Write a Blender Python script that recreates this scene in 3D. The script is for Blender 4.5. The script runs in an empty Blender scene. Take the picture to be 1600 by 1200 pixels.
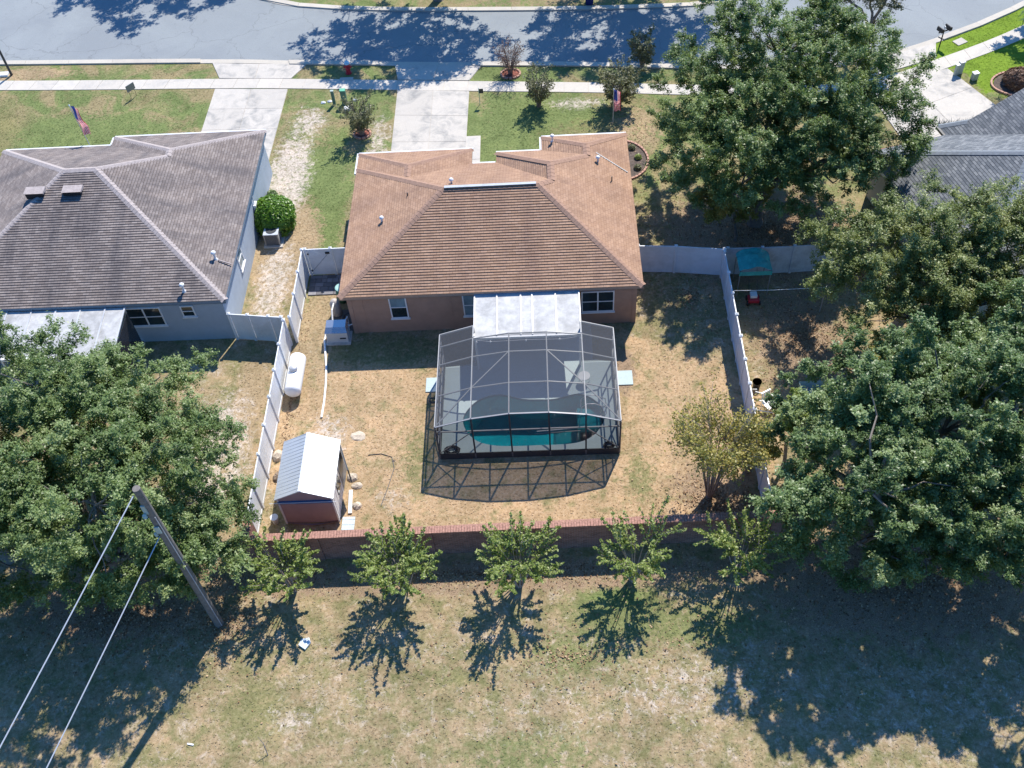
import bpy, math, random
import numpy as np
from mathutils import Vector, Matrix
from mathutils.geometry import tessellate_polygon

# ------------------------------------------------------------------ camera, sky, sun, exposure
scn = bpy.context.scene
col = scn.collection
cam_d = bpy.data.cameras.new("camera"); cam = bpy.data.objects.new("camera", cam_d); col.objects.link(cam)
cam_d.sensor_width = 36.0; cam_d.lens = 1605.5 / 1600 * 36.0; cam_d.clip_start = 0.5; cam_d.clip_end = 2000
RT = ((0.9984704889640771, -0.0022769462730673623, -0.055240367336817975),
      (-0.03653737811538722, -0.7770441358190956, -0.6283847794063827),
      (-0.04149340511804549, 0.6294419961400928, -0.7759388318848885))
X, D, F = (Vector(r) for r in RT)
m = Matrix((X, -D, -F)).transposed().to_4x4(); m.translation = (0, 0, 38.0)
cam.matrix_world = m
scn.camera = cam

SUN = Vector((0.32, 0.73, 1.0)).normalized()
EL = math.asin(SUN.z); AZ = math.atan2(SUN.x, SUN.y)
world = bpy.data.worlds.new("World"); scn.world = world; world.use_nodes = True
wn = world.node_tree
sky = wn.nodes.new('ShaderNodeTexSky'); sky.sky_type = 'NISHITA'; sky.sun_disc = False
sky.sun_elevation = EL; sky.sun_rotation = AZ; sky.air_density = 1.0; sky.dust_density = 0.4; sky.ozone_density = 5.0
bg = wn.nodes.get('Background') or wn.nodes.new('ShaderNodeBackground')
bg.inputs['Strength'].default_value = 0.12
tint = wn.nodes.new('ShaderNodeMix'); tint.data_type = 'RGBA'; tint.blend_type = 'MULTIPLY'; tint.inputs[0].default_value = 1.0
tint.inputs[7].default_value = (0.46, 0.86, 1.22, 1)      # blue tint added to the sky so that shade turns blue
wn.links.new(sky.outputs[0], tint.inputs[6]); wn.links.new(tint.outputs[2], bg.inputs['Color'])
sd = bpy.data.lights.new("sun", 'SUN'); sd.energy = 4.6; sd.angle = math.radians(0.5); sd.color = (1.0, 0.94, 0.855)
so = bpy.data.objects.new("sun", sd); col.objects.link(so)
so.rotation_euler = SUN.to_track_quat('Z', 'Y').to_euler(); so.location = (20, 45, 60)
scn.view_settings.view_transform = 'Standard'; scn.view_settings.look = 'None'
scn.view_settings.exposure = 0.58; scn.view_settings.gamma = 1.0
scn.view_settings.use_curve_mapping = False

random.seed(7)
R = math.radians
# ------------------------------------------------------------------ materials
MATS = {}
def nodemat(name):
    mt = bpy.data.materials.new(name); mt.use_nodes = True
    nt = mt.node_tree; b = nt.nodes.get('Principled BSDF')
    return mt, nt, b
def N(nt, typ, **kw):
    n = nt.nodes.new(typ)
    for k, v in kw.items():
        if k in n.inputs: n.inputs[k].default_value = v
        else: setattr(n, k, v)
    return n
def math_n(nt, op, a, b=None, c=None, clamp=False):
    n = nt.nodes.new('ShaderNodeMath'); n.operation = op; n.use_clamp = clamp
    for i, s in enumerate((a, b, c)):
        if s is None: continue
        if isinstance(s, (int, float)): n.inputs[i].default_value = s
        else: nt.links.new(s, n.inputs[i])
    return n.outputs[0]
def mixc(nt, fac, a, b, blend='MIX'):
    n = nt.nodes.new('ShaderNodeMix'); n.data_type = 'RGBA'; n.blend_type = blend
    for s, i in ((fac, 0), (a, 6), (b, 7)):
        if isinstance(s, (int, float)): n.inputs[i].default_value = s
        elif isinstance(s, tuple): n.inputs[i].default_value = (*s, 1) if len(s) == 3 else s
        else: nt.links.new(s, n.inputs[i])
    return n.outputs[2]
def ramp(nt, fac, stops):
    n = nt.nodes.new('ShaderNodeValToRGB'); cr = n.color_ramp
    while len(cr.elements) < len(stops): cr.elements.new(0.5)
    for e, (p, c) in zip(cr.elements, stops):
        e.position = p; e.color = (*c, 1) if isinstance(c, tuple) else (c, c, c, 1)
    nt.links.new(fac, n.inputs[0]); return n.outputs[0]
def noise(nt, vec, scale, detail=4.0, rough=0.6, dist=0.0):
    n = nt.nodes.new('ShaderNodeTexNoise')
    n.inputs['Scale'].default_value = scale; n.inputs['Detail'].default_value = detail
    n.inputs['Roughness'].default_value = rough; n.inputs['Distortion'].default_value = dist
    if vec is not None: nt.links.new(vec, n.inputs['Vector'])
    return n.outputs[0]
def geo_pos(nt):
    return nt.nodes.new('ShaderNodeNewGeometry').outputs['Position']
def bump(nt, b, h, strength=0.3, dist=0.02):
    n = nt.nodes.new('ShaderNodeBump'); n.inputs['Strength'].default_value = strength; n.inputs['Distance'].default_value = dist
    nt.links.new(h, n.inputs['Height']); nt.links.new(n.outputs[0], b.inputs['Normal'])

def plain(name, c, rough=0.6, metal=0.0, var=0.18, scale=3.0, spec=0.4, bmp=0.0, grime=None):
    """plain colour with a little mottling and wear"""
    if name in MATS: return MATS[name]
    mt, nt, b = nodemat(name)
    p = geo_pos(nt)
    n1 = noise(nt, p, scale, 6, 0.65)
    lo = tuple(x * (1 - var) for x in c); hi = tuple(min(1, x * (1 + var)) for x in c)
    cc = ramp(nt, n1, [(0.3, lo), (0.7, hi)])
    if grime:
        n2 = noise(nt, p, scale * 0.35, 5, 0.7, 0.4)
        cc = mixc(nt, ramp(nt, n2, [(0.48, 0.0), (0.7, 1.0)]), cc, grime)
    nt.links.new(cc, b.inputs['Base Color'])
    b.inputs['Roughness'].default_value = rough; b.inputs['Metallic'].default_value = metal
    b.inputs['Specular IOR Level'].default_value = spec
    if bmp: bump(nt, b, noise(nt, p, scale * 12, 3), bmp, 0.01)
    MATS[name] = mt; return mt

def leafmat(name, c1, c2, c3, rough=0.5, trans=0.25):
    mt, nt, b = nodemat(name)
    at = N(nt, 'ShaderNodeAttribute', attribute_name='tint')
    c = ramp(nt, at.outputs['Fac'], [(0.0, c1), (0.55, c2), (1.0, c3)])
    nt.links.new(c, b.inputs['Base Color']); b.inputs['Roughness'].default_value = rough
    b.inputs['Specular IOR Level'].default_value = 0.45
    tr = N(nt, 'ShaderNodeBsdfTranslucent'); nt.links.new(mixc(nt, 1.0, c, (1.0, 1.0, 0.55), 'MULTIPLY'), tr.inputs[0])
    mx = N(nt, 'ShaderNodeMixShader'); mx.inputs[0].default_value = trans
    nt.links.new(b.outputs[0], mx.inputs[1]); nt.links.new(tr.outputs[0], mx.inputs[2])
    nt.links.new(mx.outputs[0], nt.nodes['Material Output'].inputs[0])
    MATS[name] = mt; return mt

def ground_mat():
    mt, nt, b = nodemat('lawn')
    p = geo_pos(nt)
    sx = nt.nodes.new('ShaderNodeSeparateXYZ'); nt.links.new(p, sx.inputs[0]); gx, gy = sx.outputs[0], sx.outputs[1]
    big = noise(nt, p, 0.28, 5, 0.62, 0.6); mid = noise(nt, p, 1.3, 6, 0.68, 0.3); fine = noise(nt, p, 7.0, 6, 0.75); vf = noise(nt, p, 26.0, 4, 0.8)
    tan = ramp(nt, fine, [(0.25, (0.19, 0.135, 0.075)), (0.5, (0.33, 0.245, 0.145)), (0.75, (0.47, 0.375, 0.25))])
    olive = ramp(nt, fine, [(0.25, (0.10, 0.105, 0.04)), (0.5, (0.19, 0.18, 0.08)), (0.75, (0.31, 0.28, 0.15))])
    green = ramp(nt, fine, [(0.25, (0.075, 0.105, 0.035)), (0.5, (0.145, 0.185, 0.065)), (0.75, (0.235, 0.265, 0.11))])
    vivid = ramp(nt, fine, [(0.25, (0.08, 0.15, 0.012)), (0.5, (0.15, 0.235, 0.022)), (0.75, (0.23, 0.32, 0.05))])
    sand = ramp(nt, fine, [(0.3, (0.36, 0.29, 0.23)), (0.5, (0.52, 0.45, 0.38)), (0.75, (0.66, 0.60, 0.53))])
    litter = ramp(nt, vf, [(0.3, (0.13, 0.085, 0.055)), (0.5, (0.27, 0.19, 0.125)), (0.72, (0.46, 0.36, 0.26))])
    soft_g = mixc(nt, 0.5, olive, green)
    thr = lambda src, a, c: ramp(nt, src, [(a, 0.0), (c, 1.0)])
    # back field and yard: dry grass, thin olive growth in drifts
    g0 = mixc(nt, thr(mid, 0.40, 0.62), tan, olive)
    pale = thr(noise(nt, p, 1.6, 8, 0.82, 0.5), 0.54, 0.63)
    g0 = mixc(nt, math_n(nt, 'MULTIPLY', pale, 0.75), g0, mixc(nt, 0.35, sand, tan))
    wob = math_n(nt, 'MULTIPLY', math_n(nt, 'SUBTRACT', mid, 0.5), 2.6)
    wob = math_n(nt, 'ADD', wob, math_n(nt, 'MULTIPLY', math_n(nt, 'SUBTRACT', fine, 0.5), 1.3))
    cov = noise(nt, p, 3.2, 8, 0.84, 0.5)
    def ell(cx, cy, rx, ry, soft=0.45, amt=1.0, w=1.0):
        """patchy coverage: dense at the middle of a zone, breaking into flecks towards its rim"""
        dx = math_n(nt, 'DIVIDE', math_n(nt, 'SUBTRACT', gx, cx), rx); dy = math_n(nt, 'DIVIDE', math_n(nt, 'SUBTRACT', gy, cy), ry)
        d = math_n(nt, 'SQRT', math_n(nt, 'ADD', math_n(nt, 'MULTIPLY', dx, dx), math_n(nt, 'MULTIPLY', dy, dy)))
        d = math_n(nt, 'ADD', d, math_n(nt, 'MULTIPLY', wob, 0.22 * w))
        mr = nt.nodes.new('ShaderNodeMapRange'); mr.interpolation_type = 'SMOOTHSTEP'
        nt.links.new(d, mr.inputs[0]); mr.inputs[1].default_value = max(0.0, 1 - soft * 1.4); mr.inputs[2].default_value = 1 + soft
        mr.inputs[3].default_value = 0.18 + 0.62 * amt; mr.inputs[4].default_value = 0.0
        # coverage against noise: value 0..1 -> share of ground covered
        q = math_n(nt, 'SUBTRACT', math_n(nt, 'MULTIPLY', mr.outputs[0], 0.62), math_n(nt, 'SUBTRACT', cov, 0.28))
        return math_n(nt, 'MULTIPLY', q, 8.0, clamp=True)
    c = g0
    # yard inside the fence is warmer and drier
    warm = ell(-2, 28, 12.5, 6.6, 0.12, 1.1, 0.3)
    c = mixc(nt, warm, c, mixc(nt, thr(mid, 0.5, 0.7), ramp(nt, fine, [(0.25, (0.24, 0.16, 0.085)), (0.5, (0.41, 0.285, 0.165)), (0.75, (0.54, 0.42, 0.285))]), olive))
    c = mixc(nt, ell(-12, 35, 1.4, 5, 0.3, 0.6), c, tan)
    # front lawns
    fr = nt.nodes.new('ShaderNodeMapRange'); nt.links.new(math_n(nt, 'ADD', gy, math_n(nt, 'MULTIPLY', gx, 0.03)), fr.inputs[0]); fr.inputs[1].default_value = 42.5; fr.inputs[2].default_value = 45.0
    front = mixc(nt, thr(noise(nt, p, 0.42, 6, 0.7, 0.8), 0.42, 0.56), mixc(nt, 0.5, tan, olive), green)
    c = mixc(nt, fr.outputs[0], c, front)
    Z = [  # centre, radii, softness, amount, colour
        (-29, 51.5, 7.5, 3.2, .5, .75, green), (-30, 57.3, 4, 0.8, .5, .7, green), (-35.5, 52, 4, 5, .5, .8, olive),
        (-34.5, 58.6, 5, 1.0, .5, .7, tan),
        (-13.2, 43.5, 2.3, 8.0, .35, .8, green), (-12.2, 46.5, 1.6, 3.5, .4, .6, green),
        (-0.5, 50.5, 5.5, 4.0, .4, .8, green), (-2, 56, 4, 1.2, .4, .9, green), (3, 49.4, 4.5, 2.2, .5, .6, olive),
        (2, 52.6, 2.8, 0.9, .6, .45, sand), (5.5, 50, 2, 3, .5, .6, tan),
        (29, 56.6, 7.5, 5.5, .12, 1.0, vivid), (25, 52.3, 1.2, 2.6, .5, .75, olive), (26.2, 56.9, 3, 2, .4, .8, vivid),
        (2.3, 19.0, 2.6, 1.9, .5, .8, soft_g), (2.2, 19.5, 1.6, .8, .5, .6, green), (0.8, 17.2, 3.2, 1.6, .5, .5, soft_g), (5.5, 18.2, 4.0, 1.4, .5, .6, soft_g),
        (-4.5, 16.3, 3.0, .9, .6, .5, olive), (-1.5, 13.2, 4, 1.5, .6, .5, soft_g), (-12.0, 15.2, 2.0, 2.2, .6, .6, olive),
        (-6.3, 26.5, 1.2, 3.0, .6, .55, olive), (3.6, 25.2, 1.0, 2.0, .6, .6, olive), (-5.3, 30.6, .5, 1.8, .6, .5, green),
        (5.0, 15.6, 5.5, 2.2, .6, .30, sand), (14, 15, 8, 4.5, .6, .22, sand), (-10.5, 14.7, 1.6, .8, .7, .4, sand), (-6.8, 17.4, 5.5, 1.0, .6, .22, sand), (-9, 15.6, 4, 1.5, .6, .2, sand), (0, 15, 7, 2.2, .6, .2, sand),
        (-14.3, 40.8, 2.2, 5.0, .35, .85, tan), (-14.6, 38.5, 1.3, 4.5, .5, .5, sand), (-15.0, 46.5, 1.7, 6.2, .5, .62, sand), (-14.4, 52.0, 1.5, 2.2, .6, .5, sand),
        (-10.0, 50.0, 1.0, 3.6, .6, .45, sand), (-14.6, 30.0, 1.1, 4, .5, .8, tan), (-15.5, 27, 2.0, 5.5, .5, .5, sand),
        (-10.6, 28.3, 1.5, 1.6, .6, .45, sand), (-7.3, 24.5, 1.5, 1.0, .6, .35, sand), (6.6, 24.6, 2.4, 1.9, .5, .55, litter), (7.2, 23.0, 1.6, .9, .5, .75, litter),
        (11, 40.5, 6.0, 4.6, .4, .8, litter), (12, 33, 3.5, 5.5, .5, .6, litter), (14, 20, 8, 3.8, .4, .65, litter), (-18.5, 20.0, 5.2, 2.6, .4, .65, litter),
        (-13.5, 18.7, 1.6, 1.2, .5, .45, litter), (6.0, 35.0, 2.2, 4.5, .5, .4, olive), (-8, 33.2, 4, 1.3, .4, .6, olive), (-4, 20.6, 16, 1.0, .3, .55, litter), (3.3, 31.5, .7, 1.9, .5, .8, litter), (9, 64, 22, 3, .3, .35, litter)]
    for cx, cy, rx, ry, so_, am, cc in Z:
        c = mixc(nt, ell(cx, cy, rx, ry, so_, am), c, cc)
    mac = noise(nt, p, 0.55, 6, 0.72, 0.9)
    c = mixc(nt, 0.8, c, mixc(nt, 1.0, c, ramp(nt, mac, [(0.32, (0.70, 0.72, 0.66)), (0.5, (1.0, 1.0, 1.0)), (0.68, (1.28, 1.22, 1.18))]), 'MULTIPLY'))
    # fine speckle: thatch, seed heads, bare crumbs
    c = mixc(nt, 0.55, c, mixc(nt, 1.0, c, ramp(nt, vf, [(0.3, (0.62, 0.62, 0.6)), (0.5, (1.0, 1.0, 1.0)), (0.7, (1.5, 1.48, 1.42))]), 'MULTIPLY'))
    nt.links.new(c, b.inputs['Base Color']); b.inputs['Roughness'].default_value = 0.95; b.inputs['Specular IOR Level'].default_value = 0.15
    hh = math_n(nt, 'ADD', math_n(nt, 'MULTIPLY', fine, 0.7), math_n(nt, 'MULTIPLY', vf, 0.6))
    bump(nt, b, hh, 0.45, 0.035)
    MATS['lawn'] = mt

def asphalt_mat():
    mt, nt, b = nodemat('asphalt'); p = geo_pos(nt)
    big = noise(nt, p, 0.16, 5, 0.6, 0.8); fine = noise(nt, p, 22, 5, 0.8)
    c = ramp(nt, fine, [(0.25, (0.18, 0.20, 0.212)), (0.5, (0.24, 0.264, 0.276)), (0.8, (0.31, 0.333, 0.34))])
    c = mixc(nt, 0.5, c, mixc(nt, 1.0, c, ramp(nt, big, [(0.35, (0.78, 0.78, 0.8)), (0.65, (1.15, 1.14, 1.1))]), 'MULTIPLY'))
    st = noise(nt, p, 0.9, 4, 0.6, 2.5); c = mixc(nt, ramp(nt, st, [(0.60, 0.0), (0.75, 0.35)]), c, (0.13, 0.14, 0.155))
    vo = nt.nodes.new('ShaderNodeTexVoronoi'); vo.feature = 'DISTANCE_TO_EDGE'; vo.inputs['Scale'].default_value = 0.22
    wv = nt.nodes.new('ShaderNodeVectorMath'); wv.operation = 'ADD'; nz = nt.nodes.new('ShaderNodeTexNoise'); nz.inputs['Scale'].default_value = 1.3; nz.inputs['Detail'].default_value = 5
    nt.links.new(p, nz.inputs['Vector']); nt.links.new(p, wv.inputs[0]); nt.links.new(nz.outputs[1], wv.inputs[1]); nt.links.new(wv.outputs[0], vo.inputs['Vector'])
    c = mixc(nt, math_n(nt, 'MULTIPLY', ramp(nt, vo.outputs['Distance'], [(0.0, 1.0), (0.008, 0.0)]), 0.45), c, (0.09, 0.095, 0.10))
    nt.links.new(c, b.inputs['Base Color']); b.inputs['Roughness'].default_value = 0.85
    bump(nt, b, fine, 0.35, 0.012); MATS['asphalt'] = mt

def concrete_mat(name, base, stain=(0.32, 0.32, 0.31), amt=0.55, obj_var=0.10):
    mt, nt, b = nodemat(name); p = geo_pos(nt)
    n1 = noise(nt, p, 1.1, 7, 0.7, 0.6); n2 = noise(nt, p, 14, 5, 0.75); n3 = noise(nt, p, 0.45, 5, 0.6, 1.2)
    c = ramp(nt, n2, [(0.25, tuple(x * .86 for x in base)), (0.75, tuple(min(1, x * 1.08) for x in base))])
    f = math_n(nt, 'MULTIPLY', ramp(nt, n1, [(0.42, 0.0), (0.64, 1.0)]), ramp(nt, n3, [(0.42, 0.12), (0.6, amt)]))
    c = mixc(nt, f, c, stain)
    oi = nt.nodes.new('ShaderNodeObjectInfo')
    k = math_n(nt, 'ADD', math_n(nt, 'MULTIPLY', oi.outputs['Random'], obj_var), 1 - obj_var * .7)
    cb = nt.nodes.new('ShaderNodeCombineColor')
    for i in range(3): nt.links.new(k, cb.inputs[i])
    c = mixc(nt, 1.0, c, cb.outputs[0], 'MULTIPLY')
    nt.links.new(c, b.inputs['Base Color']); b.inputs['Roughness'].default_value = 0.85
    bump(nt, b, n2, 0.2, 0.008); MATS[name] = mt

def shingle_mat(name, c_lo, c_mid, c_hi, streak, streak_amt):
    mt, nt, b = nodemat(name)
    uv = nt.nodes.new('ShaderNodeUVMap').outputs[0]; p = geo_pos(nt)
    br = nt.nodes.new('ShaderNodeTexBrick'); nt.links.new(uv, br.inputs['Vector'])
    br.offset = 0.5; br.inputs['Scale'].default_value = 1.0; br.inputs['Brick Width'].default_value = 0.305; br.inputs['Row Height'].default_value = 0.143
    br.inputs['Mortar Size'].default_value = 0.008; br.inputs['Mortar Smooth'].default_value = 0.3; br.inputs['Bias'].default_value = 0.0
    br.inputs['Color1'].default_value = (0, 0, 0, 1); br.inputs['Color2'].default_value = (1, 1, 1, 1); br.inputs['Mortar'].default_value = (0.1, 0.1, 0.1, 1)
    g = noise(nt, p, 45, 4, 0.8); w = noise(nt, p, 0.55, 5, 0.65, 0.6)
    c = ramp(nt, br.outputs['Color'], [(0.0, c_lo), (0.5, c_mid), (1.0, c_hi)])
    c = mixc(nt, 0.6, c, mixc(nt, 1.0, c, ramp(nt, g, [(0.3, (0.55, 0.55, 0.55)), (0.7, (1.45, 1.42, 1.4))]), 'MULTIPLY'))
    c = mixc(nt, math_n(nt, 'MULTIPLY', br.outputs['Fac'], 0.7), c, tuple(x * .25 for x in c_lo))
    # algae streaks run down the slope (narrow across u, long along v)
    mp = nt.nodes.new('ShaderNodeMapping'); mp.inputs['Scale'].default_value = (0.9, 0.16, 1); nt.links.new(uv, mp.inputs[0])
    sn = noise(nt, mp.outputs[0], 1.0, 7, 0.68, 0.3)
    c = mixc(nt, math_n(nt, 'MULTIPLY', ramp(nt, sn, [(0.45, 0.0), (0.68, 1.0)]), streak_amt), c, streak)
    c = mixc(nt, 0.5, c, mixc(nt, 1.0, c, ramp(nt, w, [(0.35, (0.8, 0.8, 0.82)), (0.65, (1.18, 1.16, 1.14))]), 'MULTIPLY'))
    nt.links.new(c, b.inputs['Base Color']); b.inputs['Roughness'].default_value = 0.92; b.inputs['Specular IOR Level'].default_value = 0.25
    bump(nt, b, math_n(nt, 'ADD', math_n(nt, 'MULTIPLY', g, 0.5), math_n(nt, 'MULTIPLY', br.outputs['Color'], 0.3)), 0.5, 0.012)
    MATS[name] = mt

def brick_mat():
    mt, nt, b = nodemat('brick'); uv = nt.nodes.new('ShaderNodeUVMap').outputs[0]
    br = nt.nodes.new('ShaderNodeTexBrick'); nt.links.new(uv, br.inputs['Vector'])
    br.inputs['Scale'].default_value = 1.0; br.inputs['Brick Width'].default_value = 0.21; br.inputs['Row Height'].default_value = 0.075
    br.inputs['Mortar Size'].default_value = 0.007; br.inputs['Color1'].default_value = (0.20, 0.085, 0.058, 1); br.inputs['Color2'].default_value = (0.33, 0.155, 0.11, 1)
    br.inputs['Mortar'].default_value = (0.33, 0.26, 0.22, 1)
    p = geo_pos(nt); g = noise(nt, p, 1.2, 6, 0.7, 0.5)
    c = mixc(nt, 0.6, br.outputs['Color'], mixc(nt, 1.0, br.outputs['Color'], ramp(nt, g, [(0.35, (0.6, 0.6, 0.62)), (0.65, (1.3, 1.28, 1.25))]), 'MULTIPLY'))
    nt.links.new(c, b.inputs['Base Color']); b.inputs['Roughness'].default_value = 0.9
    bump(nt, b, math_n(nt, 'SUBTRACT', 1.0, br.outputs['Fac']), 0.7, 0.01); MATS['brick'] = mt

def screen_mat(name, opac, c):
    mt, nt, b = nodemat(name)
    tr = nt.nodes.new('ShaderNodeBsdfTransparent'); df = nt.nodes.new('ShaderNodeBsdfDiffuse'); df.inputs[0].default_value = (*c, 1)
    mx = nt.nodes.new('ShaderNodeMixShader'); mx.inputs[0].default_value = opac
    nt.links.new(tr.outputs[0], mx.inputs[1]); nt.links.new(df.outputs[0], mx.inputs[2])
    nt.links.new(mx.outputs[0], nt.nodes['Material Output'].inputs[0]); nt.nodes.remove(b); MATS[name] = mt

def water_mat():
    mt, nt, b = nodemat('pool_water'); p = geo_pos(nt)
    tr = nt.nodes.new('ShaderNodeBsdfTransparent'); tr.inputs[0].default_value = (0.09, 0.58, 0.66, 1)
    gl = nt.nodes.new('ShaderNodeBsdfGlossy'); gl.inputs['Roughness'].default_value = 0.05
    fr = nt.nodes.new('ShaderNodeFresnel'); fr.inputs[0].default_value = 1.33
    bp = nt.nodes.new('ShaderNodeBump'); bp.inputs['Strength'].default_value = 0.3; bp.inputs['Distance'].default_value = 0.05
    nt.links.new(noise(nt, p, 5.5, 4, 0.6, 0.8), bp.inputs['Height']); nt.links.new(bp.outputs[0], gl.inputs['Normal']); nt.links.new(bp.outputs[0], fr.inputs['Normal'])
    mx = nt.nodes.new('ShaderNodeMixShader'); nt.links.new(fr.outputs[0], mx.inputs[0]); nt.links.new(tr.outputs[0], mx.inputs[1]); nt.links.new(gl.outputs[0], mx.inputs[2])
    nt.links.new(mx.outputs[0], nt.nodes['Material Output'].inputs[0]); nt.nodes.remove(b); MATS['pool_water'] = mt

ground_mat(); asphalt_mat()
concrete_mat('sidewalk_concrete', (0.56, 0.515, 0.445)); concrete_mat('drive_concrete', (0.53, 0.49, 0.43), (0.27, 0.265, 0.25), 1.0)
concrete_mat('kerb_concrete', (0.52, 0.475, 0.40), (0.35, 0.33, 0.31), 0.5)
concrete_mat('deck_concrete', (0.46, 0.56, 0.57), (0.33, 0.40, 0.42), 0.4, 0.0)
concrete_mat('paver_concrete', (0.24, 0.235, 0.25), (0.14, 0.14, 0.15), 0.6, 0.7)
concrete_mat('plaster', (0.45, 0.64, 0.64), (0.16, 0.40, 0.44), 0.9, 0.0)
shingle_mat('brown_shingle', (0.345, 0.215, 0.14), (0.385, 0.245, 0.162), (0.425, 0.275, 0.187), (0.15, 0.092, 0.078), 0.4)
shingle_mat('grey_shingle', (0.195, 0.165, 0.15), (0.245, 0.21, 0.192), (0.295, 0.257, 0.235), (0.075, 0.072, 0.08), 0.7)
shingle_mat('blue_grey_shingle', (0.115, 0.13, 0.145), (0.175, 0.19, 0.205), (0.25, 0.265, 0.275), (0.08, 0.09, 0.10), 0.2)
brick_mat()
screen_mat('roof_screen', 0.50, (0.10, 0.105, 0.115)); screen_mat('wall_screen', 0.55, (0.035, 0.035, 0.04))
water_mat()
leafmat('oak_leaf', (0.08, 0.13, 0.04), (0.20, 0.285, 0.095), (0.41, 0.48, 0.22), 0.42, 0.42)
leafmat('dark_oak_leaf', (0.072, 0.125, 0.045), (0.185, 0.275, 0.10), (0.38, 0.46, 0.225), 0.4, 0.42)
leafmat('light_oak_leaf', (0.10, 0.14, 0.04), (0.245, 0.30, 0.10), (0.45, 0.48, 0.22), 0.42, 0.42)
leafmat('myrtle_leaf', (0.14, 0.20, 0.045), (0.28, 0.36, 0.09), (0.50, 0.52, 0.22), 0.45, 0.4)
leafmat('yellow_leaf', (0.15, 0.17, 0.035), (0.36, 0.33, 0.085), (0.58, 0.44, 0.12), 0.5, 0.35)
leafmat('bush_leaf', (0.04, 0.12, 0.008), (0.10, 0.22, 0.015), (0.19, 0.32, 0.03), 0.4)
leafmat('olive_leaf', (0.09, 0.095, 0.05), (0.19, 0.20, 0.10), (0.33, 0.32, 0.19), 0.5, 0.35)
leafmat('russet_leaf', (0.10, 0.05, 0.035), (0.20, 0.11, 0.07), (0.33, 0.22, 0.14), 0.6)
leafmat('dry_leaf', (0.13, 0.07, 0.03), (0.30, 0.18, 0.09), (0.50, 0.36, 0.22), 0.7, 0.1)
bark = plain('bark', (0.20, 0.175, 0.15), 0.9, var=0.35, scale=6, bmp=0.6)
pale_bark = plain('pale_bark', (0.34, 0.29, 0.24), 0.85, var=0.3, scale=6, bmp=0.4)
pole_wood = plain('weathered_wood', (0.17, 0.155, 0.14), 0.9, var=0.3, scale=5, bmp=0.5)
vinyl = plain('white_vinyl', (0.76, 0.78, 0.80), 0.45, var=0.05, scale=2, grime=(0.62, 0.64, 0.64))
grey_vinyl = plain('grey_vinyl', (0.42, 0.45, 0.48), 0.5, var=0.08, grime=(0.30, 0.32, 0.33))
white = plain('white_paint', (0.78, 0.78, 0.77), 0.4, var=0.05)
shed_roof = plain('shed_roof_metal', (0.60, 0.62, 0.64), 0.42, metal=0.4, var=0.06, scale=1.5)
shed_side = plain('shed_wall_metal', (0.66, 0.64, 0.62), 0.5, var=0.08)
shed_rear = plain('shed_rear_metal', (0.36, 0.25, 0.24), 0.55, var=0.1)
stucco_tan = plain('tan_stucco', (0.39, 0.245, 0.175), 0.9, var=0.1, scale=2, bmp=0.3)
stucco_grey = plain('grey_stucco', (0.38, 0.44, 0.51), 0.9, var=0.07, scale=2, bmp=0.3)
stucco_cream = plain('cream_stucco', (0.42, 0.38, 0.30), 0.9, var=0.08, scale=2, bmp=0.3)
fascia_tan = plain('tan_fascia', (0.40, 0.27, 0.20), 0.6, var=0.06)
fascia_blue = plain('slate_fascia', (0.20, 0.27, 0.35), 0.6, var=0.06)
alum = plain('aluminium', (0.66, 0.66, 0.66), 0.4, metal=0.3, var=0.08, scale=1.2, grime=(0.42, 0.42, 0.41))
patio_alum = plain('patio_roof_aluminium', (0.47, 0.47, 0.46), 0.6, var=0.25, scale=2.2, grime=(0.30, 0.30, 0.295))
frame_w = plain('bronze_white_frame', (0.44, 0.44, 0.43), 0.4, var=0.05)
dark_metal = plain('dark_metal', (0.045, 0.05, 0.055), 0.5, var=0.2)
black = plain('black_plastic', (0.02, 0.02, 0.022), 0.5, var=0.2)
grey_metal = plain('grey_metal', (0.28, 0.29, 0.30), 0.45, metal=0.4, var=0.15)
green_plastic = plain('green_plastic', (0.03, 0.15, 0.10), 0.5, var=0.15)
teal_tarp = plain('teal_tarp', (0.04, 0.34, 0.30), 0.5, var=0.25, scale=4)
red_paint = plain('red_paint', (0.45, 0.025, 0.04), 0.4, var=0.1)
blue_paint_and_shade = plain('blue_paint_and_shade', (0.03, 0.12, 0.30), 0.4, var=0.1)
navy = plain('navy_plastic', (0.012, 0.02, 0.12), 0.5, var=0.1)
yellow_paint = plain('yellow_paint', (0.60, 0.42, 0.02), 0.5, var=0.1)
soil = plain('mulch', (0.11, 0.085, 0.07), 0.95, var=0.5, scale=9, bmp=0.9)
red_mulch = plain('red_mulch', (0.24, 0.085, 0.06), 0.95, var=0.5, scale=9, bmp=0.9)
edge_brick = plain('edging_brick', (0.46, 0.27, 0.20), 0.85, var=0.25, scale=8)
rock = plain('pale_rock', (0.52, 0.44, 0.34), 0.9, var=0.3, scale=5, bmp=0.8)
dark_rock = plain('dark_rock', (0.20, 0.15, 0.11), 0.9, var=0.4, scale=5, bmp=0.8)
tan_plate = plain('plastic_sheet', (0.50, 0.58, 0.60), 0.35, var=0.12)
green_box = plain('utility_green', (0.10, 0.20, 0.155), 0.5, var=0.1)
galv = plain('grey_green_box', (0.36, 0.43, 0.39), 0.5, var=0.1)
bin_top = plain('silver_cover', (0.50, 0.52, 0.54), 0.12, metal=0.75, var=0.05)
gutter_m = plain('white_gutter', (0.70, 0.72, 0.74), 0.4, var=0.05)
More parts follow.
